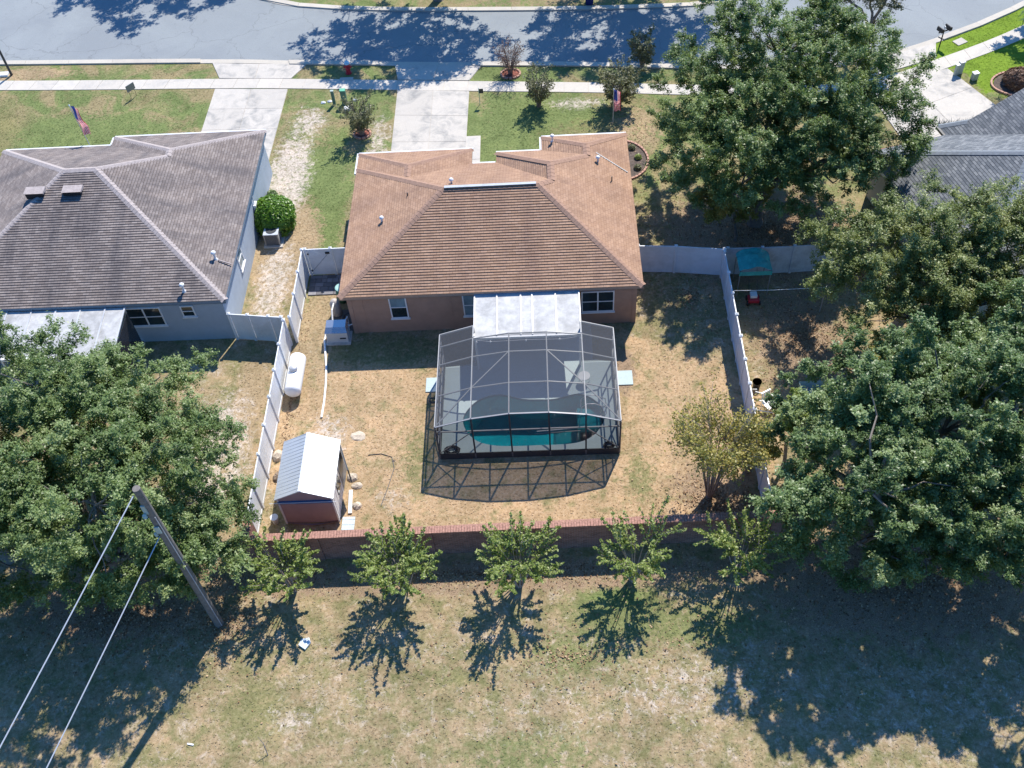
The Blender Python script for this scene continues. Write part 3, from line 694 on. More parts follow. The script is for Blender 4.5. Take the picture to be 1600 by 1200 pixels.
gt.build('gutter', gutter_m, H2)
MB().prism([(-30.2, 34.43 + .35 - .35), (-15.97, 34.46), (-15.97, 47.3), (-24.1, 47.3), (-24.1, 46.5), (-30.2, 46.5)], 0, 2.6).build('wall', stucco_grey, H2)
window(wall_y=34.45, a0=-20.85, a1=-19.1, z0=1.2, z1=2.48, parent=H2, cols=2)
window(wall_y=34.45, a0=-18.1, a1=-17.45, z0=1.75, z1=2.5, parent=H2, rows=2)
window(wall_x=-15.97, a0=38.0, a1=38.85, z0=1.2, z1=2.35, parent=H2, side=1, glass=curtain_glass)
ut = MB(); ut.bb((-15.95, 42.5, 1.0), (-15.8, 42.9, 1.7)); ut.tube([(-15.9, 42.7, 1.7), (-15.9, 42.7, 2.55)], .03, 6); ut.build('meter_box', white, H2)
for cx in (-26.0, -24.05):   # two low box vents
    b_ = MB(); zc = 4.95
    b_.add([(cx - .5, 40.75, 4.9), (cx + .5, 40.75, 4.9), (cx + .5, 40.25, 4.98), (cx - .5, 40.25, 4.98), (cx - .5, 40.75, 5.10), (cx + .5, 40.75, 5.10), (cx + .5, 40.22, 5.06), (cx - .5, 40.22, 5.06)],
           [(4, 5, 1, 0), (5, 6, 2, 1), (7, 4, 0, 3), (4, 7, 6, 5)]); v_ = b_.build('box_vent', ridge_grey, roof2)
    MB().bb((cx - .46, 40.27, 4.7), (cx + .46, 40.3, 5.0)).build('louvre', black, v_)
for p in ((-16.6, 37.0, 3.12), (-17.8, 34.95, 3.02)): vent_pipe(p, roof2, .42, .055, white, True)
ms = MB(); ms.bar((-16.45, 36.9, 3.12), (-15.8, 36.75, 2.95), .05, .05); ms.build('conduit', ridge_grey, roof2)
# patio cover on the left house
PC = thing('patio_cover', (-24, 33, 0), 'pale aluminium patio cover on the back wall of the grey roofed house', 'patio cover')
x = -29.0
while x < -20.8:
    x1 = min(x + 1.22, -20.72)
    MB().add([(x + .01, 31.6, 2.30), (x1 - .01, 31.6, 2.30), (x1 - .01, 34.36, 2.56), (x + .01, 34.36, 2.56), (x + .01, 31.6, 2.36), (x1 - .01, 31.6, 2.36), (x1 - .01, 34.36, 2.62), (x + .01, 34.36, 2.62)],
             [(3, 2, 1, 0), (4, 5, 6, 7), (0, 1, 5, 4), (1, 2, 6, 5), (2, 3, 7, 6), (3, 0, 4, 7)]).build('roof_panel', patio_alum, PC)
    MB().bar((x1, 31.6, 2.385), (x1, 34.36, 2.645), .07, .05).build('rib', alum, PC)
    x += 1.22
MB().bar((-29, 31.55, 2.30), (-20.65, 31.55, 2.30), .12, .14).build('gutter', white, PC)
for x in (-20.8, -23.5, -26.2): MB().bb((x - .05, 31.6, 0), (x + .05, 31.7, 2.25)).build('post', white, PC)
MB().bb((-20.73, 31.75, 0.1), (-20.69, 34.3, 2.3)).build('side_screen', MATS['wall_screen'], PC)
MB().prism([(-29, 31.4), (-20.6, 31.4), (-20.6, 34.4), (-29, 34.4)], 0, 0.08).build('patio_slab', DC, PC)

# ------------------------------------------------------------------ right house (turned 14.5 degrees)
RA = math.radians(14.5)
def rh(a, n, z=0.0): return (16.8 + a * math.cos(RA) - n * math.sin(RA), 43.3 + a * math.sin(RA) + n * math.cos(RA), z)
H3 = thing('house', rh(8, -5), 'cream house with blue grey slate coloured shingle roof half hidden under the trees', 'house')
e3 = 2.8; s3 = 0.5; zt = e3 + 5.25 * s3
ed = Vector((math.cos(RA), math.sin(RA), 0)); nd = Vector((-math.sin(RA), math.cos(RA), 0))
rf = MB()
roof_face(rf, [rh(0, 0, e3), rh(0, -10.5, e3), rh(5.25, -5.25, zt)], nd, t=.010)
roof_face(rf, [rh(0, -10.5, e3), rh(20, -10.5, e3), rh(14.75, -5.25, zt), rh(5.25, -5.25, zt)], ed, t=.010)
roof_face(rf, [rh(20, -10.5, e3), rh(20, 0, e3), rh(14.75, -5.25, zt)], nd, t=.010)
roof_face(rf, [rh(0, 0, e3), rh(5.25, -5.25, zt), rh(14.75, -5.25, zt), rh(20, 0, e3), rh(13.5, 0, e3), rh(9, -4.5, e3 + 4.5 * s3), rh(4.5, 0, e3)], ed, t=.010)
roof_face(rf, [rh(4.5, 0, e3), rh(9, -4.5, e3 + 4.5 * s3), rh(9, .1, e3 + 4.5 * s3), rh(5.6, .1, e3 + 1.1 * s3), rh(4.5, .8, e3)], nd, t=.010)
roof_face(rf, [rh(13.5, 0, e3), rh(9, -4.5, e3 + 4.5 * s3), rh(9, .1, e3 + 4.5 * s3), rh(13.5, .1, e3)], nd, t=.010)
roof_face(rf, [rh(4.5, .8, e3), rh(5.6, .1, e3 + 1.1 * s3), rh(6.4, .8, e3)], ed, t=.010)
roof3 = rf.build('roof', MATS['blue_grey_shingle'], H3)
caps([(rh(0, 0, e3), rh(5.25, -5.25, zt)), (rh(0, -10.5, e3), rh(5.25, -5.25, zt)), (rh(5.25, -5.25, zt), rh(14.75, -5.25, zt)), (rh(9, -4.5, e3 + 4.5 * s3), rh(9, .1, e3 + 4.5 * s3)), (rh(4.5, .8, e3), rh(5.6, .1, e3 + 1.1 * s3))], ridge_slate, roof3)
out3 = [rh(0, -10.5)[:2], rh(20, -10.5)[:2], rh(20, 0)[:2], rh(13.5, 0)[:2], rh(4.5, 0)[:2], rh(0, 0)[:2]]
eave_box(out3, 2.6, e3 + .012, white, H3)
MB().bar(rh(4.42, 0, 2.75), rh(4.42, .8, 2.75), .1, .14).build('gutter', dark_metal, H3)
MB().prism([rh(.4, -10.1)[:2], rh(19.6, -10.1)[:2], rh(19.6, -.3)[:2], rh(13.2, -.3)[:2], rh(13.2, .0)[:2], rh(4.9, .0)[:2], rh(4.9, -.3)[:2], rh(.4, -.3)[:2]], 0, 2.6).build('wall', stucco_cream, H3)
MB().box(rh(2.6, -10.13, 1.3), (.8, .08, 1.9), RA).build('door', green_box, H3)
MB().box(rh(4.6, -10.13, 1.2), (.35, .08, 1.2), RA).build('shutter', red_mulch, H3)
MB().box(rh(1.3, -10.13, 1.5), (.9, .08, 1.0), RA).build('window', dark_glass, H3)
MB().add([rh(4.6, -12.5, 2.3), rh(9, -12.5, 2.3), rh(9, -10.6, 2.5), rh(4.6, -10.6, 2.5), rh(4.6, -12.5, 2.36), rh(9, -12.5, 2.36), rh(9, -10.6, 2.56), rh(4.6, -10.6, 2.56)],
         [(3, 2, 1, 0), (4, 5, 6, 7), (0, 1, 5, 4), (1, 2, 6, 5), (2, 3, 7, 6), (3, 0, 4, 7)]).build('awning', patio_alum, H3)

# ------------------------------------------------------------------ patio roof behind the main house
PR = thing('patio_cover', (-1.2, 33, 0), 'stained pale aluminium patio cover between the pool cage and the brown roofed house', 'patio cover')
xs = [-3.66, -2.6, -1.47, -.93, .18, 1.30]
for a, b in zip(xs, xs[1:]):
    MB().add([(a + .008, 31.72, 2.42), (b - .008, 31.72, 2.42), (b - .008, 34.12, 2.66), (a + .008, 34.12, 2.66), (a + .008, 31.72, 2.49), (b - .008, 31.72, 2.49), (b - .008, 34.12, 2.73), (a + .008, 34.12, 2.73)],
             [(3, 2, 1, 0), (4, 5, 6, 7), (0, 1, 5, 4), (1, 2, 6, 5), (2, 3, 7, 6), (3, 0, 4, 7)]).build('roof_panel', patio_alum, PR)
for x in xs: MB().bar((x, 31.72, 2.51), (x, 34.12, 2.75), .06, .05).build('rib', alum, PR)
MB().bar((-3.7, 31.66, 2.42), (1.36, 31.66, 2.42), .1, .13).build('gutter', white, PR)
for x in (-3.62, 1.26): MB().bb((x - .045, 31.72, .1), (x + .045, 31.81, 2.4)).build('post', white, PR)
MB().bar((-3.66, 34.14, 2.76), (1.3, 34.14, 2.76), .05, .06).build('flashing', fascia_blue, PR)
LS = thing('string_lights', (-1.2, 31.4, 2.5), 'string of small white bulbs along the front edge of the patio cover', 'lights')
MB().tube([(-3.6, 31.55, 2.42), (-2.9, 31.5, 2.34), (-1.2, 31.5, 2.38), (.4, 31.5, 2.34), (1.3, 31.55, 2.42)], .008, 5).build('cable', white, LS)
for x in (-3.55, -2.9, -1.25, .3, 1.25): MB().lathe((x, 31.5, 2.33), [(.01, -.05), (.045, -.02), (.045, .03), (.015, .06)], 8).build('bulb', white, LS)

# ------------------------------------------------------------------ pool, deck and cage
dk = MB().prism([(-5.27, 26.62), (2.79, 26.62), (2.79, 31.95), (1.9, 32.1), (1.9, 34.46), (-4.0, 34.46), (-4.0, 32.1), (-5.27, 31.95)], -0.2, 0.08, [POOL])
setp(dk.build('pool_deck', MATS['deck_concrete']), 'pale blue grey concrete deck around the pool', kind='structure')
sh = MB(); n = len(POOL)
cxp, cyp = -1.05, 28.6
floor_ = [(cxp + (p[0] - cxp) * .93, cyp + (p[1] - cyp) * .9) for p in POOL]
for i in range(n):
    j = (i + 1) % n
    sh.add([(*POOL[i], -0.001), (*POOL[j], -0.001), (*floor_[j], -1.35), (*floor_[i], -1.35)], [(0, 1, 2, 3)])
PL = thing('swimming_pool', (-1.05, 28.6, 0), 'kidney shaped teal swimming pool under the screened cage', 'swimming pool')
sh.build('wall', MATS['plaster'], PL)
MB().prism(floor_, -1.45, -1.34).build('floor', MATS['plaster'], PL)
tl = MB()
for i in range(n):
    j = (i + 1) % n; k0 = [cxp + (POOL[i][0] - cxp) * .997, cyp + (POOL[i][1] - cyp) * .996]; k1 = [cxp + (POOL[j][0] - cxp) * .997, cyp + (POOL[j][1] - cyp) * .996]
    tl.add([(*k0, .07), (*k1, .07), (*k1, -.15), (*k0, -.15)], [(0, 1, 2, 3)])
tl.build('tile_band', plain('pool_tile', (.05, .16, .22), .2, var=.3, scale=14), PL)
w_ = MB(); tr_ = tessellate_polygon([[Vector((*p, 0)) for p in POOL]])
w_.add([(p[0], p[1], -0.02) for p in POOL], [tuple(t) for t in tr_]); w_.build('water', MATS['pool_water'], PL)
stp = MB()
for k in range(3): stp.prism([(1.0 + .1 * k, 28.3), (2.1 - .1 * k, 28.3), (2.1 - .1 * k, 29.35), (1.0 + .22 * k, 29.5)], -1.3, -.35 - .28 * k)
stp.build('step', MATS['plaster'], PL)
hr = MB()
for yy in (28.85, 29.35): hr.tube([(1.15, yy, -.3), (1.2, yy, .55), (1.45, yy, .8), (1.8, yy, .78), (2.3, yy, .5), (2.35, yy, .08)], .022, 8)
hr.build('handrail', alum, PL, smooth=True)
lw = MB(); lw.bb((-5.9 - .25, 30.5, 0), (-5.3, 31.36, .05)); setp(lw.build('landing_slab', MATS['deck_concrete'], None, (-5.7, 30.9, 0)), 'pale concrete landing slab outside the left cage door', 'slab', 'landing slabs')
lw = MB(); lw.bb((2.83, 30.5, 0), (3.70, 31.36, .05)); setp(lw.build('landing_slab', MATS['deck_concrete'], None, (3.2, 30.9, 0)), 'pale concrete landing slab outside the right cage door', 'slab', 'landing slabs')

PX = [-5.27, -3.66, -2.0, -.30, 1.29, 2.79]; PZ = [2.42, 2.95, 3.22, 3.22, 2.98, 2.45]; YF, Y1, Y2, YB, YW = 26.6, 28.3, 30.1, 31.2, 31.95
CG = thing('pool_cage', (-1.2, 29.3, 0), 'white framed screened pool enclosure with dark mesh over the pool', 'pool enclosure')
bw = .052
shade_post_mat = plain('shaded_white_post', (.13, .135, .14), .5)  # front posts of the white frame, their shaded side painted in as dark grey
def beam(a, b, w=bw, h=.075, name='beam'): return MB().bar(a, b, w, h).build(name, frame_w, CG)
for x, z in zip(PX, PZ):                                                    # lengthwise roof beams and the posts
    outer = x in (PX[0], PX[-1])
    beam((x, YF, z), (x, YW if outer else YB, z))
    MB().bar((x, YF, .08), (x, YF, z - .04), .07, .07).build('post', shade_post_mat, CG)
for yy, name in ((YF, 'beam'), (Y1, 'beam'), (Y2, 'beam'), (YB, 'beam')):
    for i in range(5): beam((PX[i] + .02, yy, PZ[i] - .003), (PX[i + 1] - .02, yy, PZ[i + 1] - .003), .045 if yy != YF else .065, .05)
beam((PX[0], YW, PZ[0]), (PX[1], YW, PZ[1])); beam((PX[5], YW, PZ[5]), (PX[4], YW, PZ[4]))
for x, z in ((PX[1], PZ[1]), (PX[4], PZ[4])): beam((x, YB + .05, z), (x, YW, z)); beam((x, YW, .08), (x, YW, z - .04), .07, .07, 'post')
for x, z in ((PX[0], PZ[0]), (PX[5], PZ[5])):
    for yy in (Y1, Y2, YB, YW): beam((x, yy, .08), (x, yy, z - .04), .06, .06, 'post')
    beam((x, YF + .05, 1.05), (x, YW, 1.05), .05, .05, 'rail'); beam((x, YF + .05, 2.0), (x, YW, 2.0), .05, .05, 'rail')
    beam((x, YF + .06, .15), (x, Y1, 1.0), .04, .04, 'brace')
for i in range(5): beam((PX[i] + .04, YF, 2.06), (PX[i + 1] - .04, YF, 2.06), .05, .05, 'rail')
for a, b in ((2, 1), (1, 0)):
    ya, yb = (Y2, Y1) if a == 2 else (Y1, YF); beam((PX[a], ya, PZ[a] + .01), (PX[b], yb, PZ[b] + .01), .045, .045, 'brace')
for a, b in ((3, 4), (4, 5)):
    ya, yb = (Y2, Y1) if a == 3 else (Y1, YF); beam((PX[a], ya, PZ[a] + .01), (PX[b], yb, PZ[b] + .01), .045, .045, 'brace')
beam((PX[0] + .02, YF, .45), (PX[1] - .02, YF, 2.0), .035, .035, 'brace'); beam((PX[5] - .02, YF, .45), (PX[4] + .02, YF, 2.0), .035, .035, 'brace')
kp = MB(); kp.bb((PX[0], YF - .02, .0), (PX[5], YF + .02, .42)); kp.build('kick_plate', plain('dark_kick_plate', (0.04, 0.045, 0.05), .6), CG)
for x in (PX[0], PX[5]): MB().bb((x - .02, YF + .03, 0), (x + .02, YW, .30)).build('kick_plate', MATS['dark_kick_plate'], CG)
def screen(pts, mat, name='screen_panel'):
    MB().add(pts, [tuple(range(len(pts)))]).build(name, mat, CG)
RS, WS = MATS['roof_screen'], MATS['wall_screen']
for i in range(5):
    rows = [(YF, Y1), (Y1, Y2), (Y2, YB)] + ([(YB, YW)] if i in (0, 4) else [])
    for ya, yb in rows:
        screen([(PX[i], ya, PZ[i] + .042), (PX[i + 1], ya, PZ[i + 1] + .042), (PX[i + 1], yb, PZ[i + 1] + .042), (PX[i], yb, PZ[i] + .042)], RS)
    screen([(PX[i], YF - .045, .42), (PX[i + 1], YF - .045, .42), (PX[i + 1], YF - .045, PZ[i + 1]), (PX[i], YF - .045, PZ[i])], WS)
for x, z in ((PX[0], PZ[0]), (PX[5], PZ[5])):
    for ya, yb in ((YF, Y1), (Y1, Y2), (Y2, YB), (YB, YW)): screen([(x, ya, .3), (x, yb, .3), (x, yb, z), (x, ya, z)], WS)
screen([(PX[0], YW, .1), (PX[1], YW, .1), (PX[1], YW, PZ[1]), (PX[0], YW, PZ[0])], WS)
screen([(PX[5], YW, .1), (PX[4], YW, .1), (PX[4], YW, PZ[4]), (PX[5], YW, PZ[5])], WS)

# things on the deck
pp = MB(); pp.tube([(-.9, 27.95, .03), (1.75, 28.12, .03)], .022, 7)
setp(pp.build('pool_pole', white, None, (-.9, 27.95, .03)), 'long white telescopic pool pole lying across the pool water', 'pole')
pp = MB(); pp.tube([(-.95, 27.83, .02), (1.1, 27.92, .02)], .018, 7)
setp(pp.build('pool_brush_handle', plain('tan_pole', (.5, .46, .42)), None, (-.95, 27.83, .02)), 'thin tan brush handle floating beside the pool pole', 'handle')
def coil(name, cx, cy, r, label, cat, mat, turns=5, seed=1):
    rnd = random.Random(seed); pts = []
    for i in range(turns * 14):
        t = i / 14 * 2 * math.pi; rr = r * (1 - .08 * (i / 14)) * (1 + rnd.uniform(-.12, .12)); pts.append((cx + rr * math.cos(t) * 1.25, cy + rr * math.sin(t), .1 + .02 * (i / 14) + rnd.uniform(0, .03)))
    o = MB().tube(pts, .022, 6).build(name, mat, None, (cx, cy, .08), smooth=True); return setp(o, label, cat)
coil('hose', -4.75, 26.95, .3, 'dark coiled hose heap in the front left corner of the cage', 'hose', black, 6, 1)
coil('hose', 2.35, 26.98, .2, 'dark coiled hose heap in the front right corner of the cage', 'hose', black, 5, 2)
coil('hose', -5.75, 29.9, .17, 'small dark hose coil on the dry lawn by the left landing slab', 'hose', dark_metal, 3, 3)
# patio furniture glimpsed through the screen
tb = thing('patio_table', (1.4, 30.75, .08), 'small white side table on the deck near the right cage wall', 'table')
MB().lathe((1.4, 30.75, .5), [(.02, 0), (.28, 0), (.28, .03), (.02, .035)], 16).build('table_top', white, tb)
for k in range(4): MB().tube([(1.4 + .2 * math.cos(k * 1.57), 30.75 + .2 * math.sin(k * 1.57), .5), (1.4 + .24 * math.cos(k * 1.57), 30.75 + .24 * math.sin(k * 1.57), .08)], .015, 6).build('leg', white, tb)

# ------------------------------------------------------------------ fences
def fence(label, pts, h=1.83, mat=vinyl, group=None, gate=None, cap=True, drop=None):
    c = pts[0]; t = thing('fence', (c[0], c[1], 0), label, 'fence', group)
    for i, p in enumerate(pts):
        hh = h
        MB().box((p[0], p[1], (hh + .06) / 2), (.125, .125, hh + .06), math.atan2(pts[1][1] - pts[0][1], pts[1][0] - pts[0][0])).build('post', mat, t)
        MB().add([(p[0] - .085, p[1] - .085, hh + .06), (p[0] + .085, p[1] - .085, hh + .06), (p[0] + .085, p[1] + .085, hh + .06), (p[0] - .085, p[1] + .085, hh + .06), (p[0], p[1], hh + .13)],
                 [(3, 2, 1, 0), (0, 1, 4), (1, 2, 4), (2, 3, 4), (3, 0, 4)]).build('post_cap', mat, t)
    for i, (a, b) in enumerate(zip(pts, pts[1:])):
        A, B = Vector((*a, 0)), Vector((*b, 0)); L = (B - A).length; d = (B - A) / L; nrm_ = Vector((-d.y, d.x, 0)); rz = math.atan2(d.y, d.x)
        s0, s1 = A + d * .07, B - d * .07; mid = (s0 + s1) / 2; LL = (s1 - s0).length
        mb = MB(); nb = max(2, round(LL / .2)); bwid = LL / nb      # tongue and groove boards, joined
        for k in range(nb):
            c_ = s0 + d * (bwid * (k + .5)); mb.box((c_.x, c_.y, h / 2 + .01), (bwid - .008, .022, h - .2), rz)
        mb.box((mid.x, mid.y, h / 2 + .01), (LL, .012, h - .2), rz)
        isgate = gate is not None and i == gate
        pn = mb.build('gate' if isgate else 'panel', mat, t)
        MB().box((mid.x, mid.y, h - .05), (LL, .05, .13), rz).build('rail', mat, t)
        MB().box((mid.x, mid.y, .10), (LL, .05, .14), rz).build('rail', mat, t)
        if isgate:
            MB().bar(s0 + Vector((0, 0, .25)) - nrm_ * .03, s1 + Vector((0, 0, h - .2)) - nrm_ * .03, .015, .03).build('brace', grey_vinyl, pn)
            MB().box((s1.x - d.x * .12 - nrm_.x * .05, s1.y - d.y * .12 - nrm_.y * .05, h - .25), (.22, .05, .10), rz).build('latch', black, pn)
            for zz in (.35, h - .3): MB().box((s0.x - nrm_.x * .04, s0.y - nrm_.y * .04, zz), (.14, .03, .07), rz).build('hinge', black, pn)
    return t
ys = [22.75, 24.32, 25.9, 27.5, 29.1, 30.7, 32.3, 33.85]
fence('white vinyl fence along the left side of the yard behind the shed and tank', [(-13.05, y) for y in ys])
fence('upper white vinyl fence stretch between the gate corner and the left yard corner', [(-12.78, y) for y in (34.05, 35.6, 37.15, 38.75)])
fence('white vinyl gate section between the fence corner and the main house', [(-12.62, 38.76), (-11.30, 38.76), (-10.35, 38.76)], gate=0)
fence('short white vinyl fence between the grey stucco house and the side fence', [(-15.85, 34.40), (-14.9, 34.28), (-13.85, 34.13), (-13.2, 34.05)])
fence('white vinyl fence in shade from the house corner to the green canopy', [(4.45, 38.0), (6.35, 37.85), (8.72, 37.5)])
fence('long white vinyl fence down the right side of the yard', [(8.70, y) for y in (37.35, 35.85, 34.45, 33.05, 31.7, 30.28, 28.86, 27.4, 25.95, 24.5, 23.0)])
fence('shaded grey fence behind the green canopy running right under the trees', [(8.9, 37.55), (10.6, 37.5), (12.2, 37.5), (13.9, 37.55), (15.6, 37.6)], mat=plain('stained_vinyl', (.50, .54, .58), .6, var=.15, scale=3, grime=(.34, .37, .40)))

# ------------------------------------------------------------------ brick wall
BW = thing('brick_wall', (-2, 21.7, 0), 'long red brick garden wall across the back of the yard', 'wall')
def bwall(a, b, th, h, parent, name='wall_section'):
    A, B = Vector((*a, 0)), Vector((*b, 0)); d = (B - A); L = d.length; d /= L; q = Vector((-d.y, d.x, 0)) * th
    mb = MB(); Zv = Vector((0, 0, h))
    c4 = [A, B, B + q, A + q]
    for i in range(4):
        p, r = c4[i], c4[(i + 1) % 4]; w = (r - p).length
        mb.add([p, r, r + Zv, p + Zv], [(0, 1, 2, 3)], [[(0, 0), (w, 0), (w, h), (0, h)]])
    mb.add([p + Zv for p in c4], [(0, 1, 2, 3)], [[(0, 0), (L, 0), (L, th), (0, th)]])
    return mb.build(name, MATS['brick'], parent)
HB = 1.72
wy = lambda x: 21.6 + (x + 13.1) * 0.0175
bwall((-13.15, wy(-13.15)), (9.0, wy(9.0)), .22, HB, BW)
bwall((-13.10, wy(-13.1) + .225), (-13.10, 22.67), -.22, HB, BW); bwall((8.80, wy(8.8) + .225), (8.80, 22.9), -.22, HB, BW)
for x in (-13.2, -10.4, -5.7, -1.0, 3.7, 8.65):   # shallow pilasters
    bwall((x, wy(x) - .055), (x + .45, wy(x + .45) - .055), .33, HB - .004, BW, 'pilaster')
def coping(a, b, w, h, parent):
    """rowlock of capping bricks, one by one"""
    A, B = Vector((*a, 0)), Vector((*b, 0)); d = B - A; L = d.length; d /= L; rz = math.atan2(d.y, d.x)
    step = .112; n_ = int(L / step); mb = MB()
    for i in range(n_):
        c_ = A + d * (step * (i + .5)); mb.box((c_.x, c_.y, h + .048 + random.uniform(-.004, .004)), (step - .012, w * random.uniform(.97, 1.02), .09), rz)
    o = mb.build('coping', plain('coping_brick', (.37, .20, .15), .9, var=.45, scale=11), parent); o['kind'] = 'stuff'; return o
coping((-13.2, wy(-13.2) + .11), (9.02, wy(9.02) + .11), .34, HB, BW)
coping((-12.99, wy(-13) + .3), (-12.99, 22.66), .34, HB, BW); coping((8.91, wy(8.9) + .3), (8.91, 22.9), .34, HB, BW)

# ------------------------------------------------------------------ shed
SH = thing('shed', (-10.65, 24.8, 0), 'small white gabled metal garden shed beside the left fence', 'shed')
zx0, zx1, zy0, zy1, ze, zr, xm = -11.82, -9.52, 23.42, 26.25, 2.12, 2.70, -10.72
sw = MB(); nrib = 14
for xx, s_ in ((zx1, 1), (zx0, -1)):
    for k in range(nrib):
        ya = zy0 + (zy1 - zy0) * k / nrib; yb = zy0 + (zy1 - zy0) * (k + 1) / nrib
        sw.bb((xx - .02 * s_, ya, .12), (xx + (.012 if k % 2 else .0) * s_ + .001, yb, ze))
sw.build('side_wall', shed_side, SH)
for yy, s_, mt_, nm in ((zy0, -1, shed_rear, 'rear_wall'), (zy1, 1, shed_side, 'front_wall')):
    MB().add([(zx0, yy, .12), (zx1, yy, .12), (zx1, yy, ze), (xm, yy, zr - .03), (zx0, yy, ze)], [(0, 1, 2, 3, 4)]).build(nm, mt_, SH)
MB().bb((zx0 - .02, zy0 - .05, 1.70), (zx1 + .02, zy0 - .004, 1.86)).build('shade_blue_trim', blue_paint_and_shade, SH)  # projecting trim board, its blue shade put into the colour
cn = MB()
for xx in (zx0, zx1): cn.bb((xx - .035, zy0 - .035, .1), (xx + .035, zy0 + .03, ze))
cn.build('corner_trim', shed_side, SH)
MB().add([(zx0, zy0 - .06, .22), (xm, zy0 - .16, .10), (zx1, zy0 - .06, .22), (zx1, zy0 - .01, .12), (xm, zy0 - .01, .02), (zx0, zy0 - .01, .12)], [(0, 1, 4, 5), (1, 2, 3, 4)]).build('base_flashing', shed_rear, SH)
rp = .10
for xa, xb, nm in ((zx0 - .1, xm, 0), (xm, zx1 + .1, 1)):
    n_ = 9
    for k in range(1):
        za = ze - .03 if nm == 0 else zr; zb = zr if nm == 0 else ze - .03
        mb = MB(); mb.add([(xa, zy0 - rp, za), (xb, zy0 - rp, zb), (xb, zy1 + rp, zb), (xa, zy1 + rp, za), (xa, zy0 - rp, za - .04), (xb, zy0 - rp, zb - .04), (xb, zy1 + rp, zb - .04), (xa, zy1 + rp, za - .04)],
                          [(0, 1, 2, 3), (7, 6, 5, 4), (0, 4, 5, 1), (1, 5, 6, 2), (2, 6, 7, 3), (3, 7, 4, 0)])
        nr = 16
        for q in range(nr + 1):
            yy = zy0 - rp + .02 + (zy1 - zy0 + 2 * rp - .04) * q / nr
            mb.bar((xa + .01, yy, za + .006), (xb - .01, yy, zb + .006), .03, .006)
        mb.build('roof_panel', shed_roof, SH)
MB().bar((xm, zy0 - rp, zr + .01), (xm, zy1 + rp, zr + .01), .14, .03).build('ridge_cap', shed_roof, SH)
MB().box((-9.50, 24.6, 1.2), (.03, .6, .7)).build('window', dark_glass, SH)
MB().bb((-9.51, 25.15, .12), (-9.485, 26.1, 1.95)).build('door_opening', grey_metal, SH)
dl = MB(); dl.bar((-9.46, 26.15, 1.5), (-8.98, 24.85, 1.5), .04, .85); do_ = dl.build('door', shed_side, SH)
MB().bar((-9.46, 26.17, 1.94), (-8.98, 24.83, 1.94), .07, .04).build('door_frame', dark_metal, do_)
MB().bar((-8.97, 24.83, 1.06), (-8.97, 24.84, 1.92), .05, .05).build('door_edge', dark_metal, do_)
MB().bb((zx0 + .05, zy0 + .1, .0), (zx1 - .05, zy1 - .1, .12)).build('floor', dark_metal, SH)
bar_ = MB().tube([(-12.2, 23.36, 1.78), (-9.35, 23.30, 1.9)], .014, 6).build('line_pole', white, None, (-10.8, 23.33, 1.8)); setp(bar_, 'thin pale pole fixed across the shaded back of the shed', 'pole')

# ------------------------------------------------------------------ yard objects
TK = thing('propane_tank', (-12.4, 31.4, 0), 'white horizontal propane tank on short legs beside the left fence', 'propane tank')
L_ = 1.0; prof = [(.001, -L_ - .22)] + [(.40 * math.sin(a), -L_ + .0 - .22 * math.cos(a)) for a in (.4, .8, 1.2, 1.57)] + [(.40, L_)] + [(.40 * math.sin(a), L_ - .22 * math.cos(a)) for a in (1.95, 2.4, 2.8)] + [(.001, L_ + .22)]
MB().lathe((-12.4, 31.4, .62), prof, 22, 'Y').build('tank_body', white, TK, smooth=True)
MB().lathe((-12.4, 31.4, 1.0), [(.16, 0), (.2, .03), (.2, .12), (.14, .19), (.01, .21)], 14).build('valve_dome', alum, TK, smooth=True)
for yy in (30.85, 31.95): MB().bb((-12.62, yy - .05, 0), (-12.18, yy + .05, .34)).build('leg', grey_metal, TK)
pv = MB(); pv.tube([(-11.35, 34.9, .06), (-11.40, 34.0, .06), (-11.12, 32.3, .05), (-11.02, 31.2, .05), (-10.98, 30.1, .05), (-11.0, 29.2, .05)], .055, 8)
setp(pv.build('pipe', white, None, (-11.1, 32, 0), smooth=True), 'white drain pipe lying on the dry lawn toward the shed', 'pipe')
# pool heater cabinet with faceted lid
PH = thing('heater_cabinet', (-10.68, 34.2, 0), 'pale equipment cabinet with sloped reflective lid at the house corner', 'cabinet')
MB().bb((-11.2, 33.85, .06), (-10.15, 34.45, .82)).build('body', plain('cabinet_grey', (.58, .60, .60), .35, metal=.1, var=.05), PH)
MB().add([(-11.24, 33.78, .80), (-10.11, 33.78, .80), (-10.11, 34.52, .86), (-11.24, 34.52, .86), (-11.16, 34.0, 1.02), (-10.19, 34.0, 1.02), (-10.19, 34.46, 1.06), (-11.16, 34.46, 1.06)],
         [(0, 1, 5, 4), (1, 2, 6, 5), (2, 3, 7, 6), (3, 0, 4, 7), (4, 5, 6, 7), (3, 2, 1, 0)]).build('lid', bin_top, PH)
MB().bb((-10.55, 33.84, .3), (-10.25, 33.848, .4)).build('label_plate', dark_metal, PH)
MB().bb((-11.3, 33.7, 0), (-10.05, 34.6, .06)).build('pad', DC, PH)
PE = thing('pool_pump', (-10.6, 35.2, 0), 'pool pump and filter with tangled white and black pipes behind the cabinet', 'pool pump')
MB().lathe((-10.95, 35.85, 0), [(.24, 0), (.26, .1), (.26, .8), (.18, .98), (.02, 1.05)], 16).build('filter_tank', plain('filter_tan', (.45, .40, .36), .5), PE, smooth=True)
MB().lathe((-10.5, 35.0, .35), [(.02, -.3), (.13, -.28), (.13, .2), (.09, .3)], 12, 'Y').build('pump_motor', black, PE, smooth=True)
rn = random.Random(5)
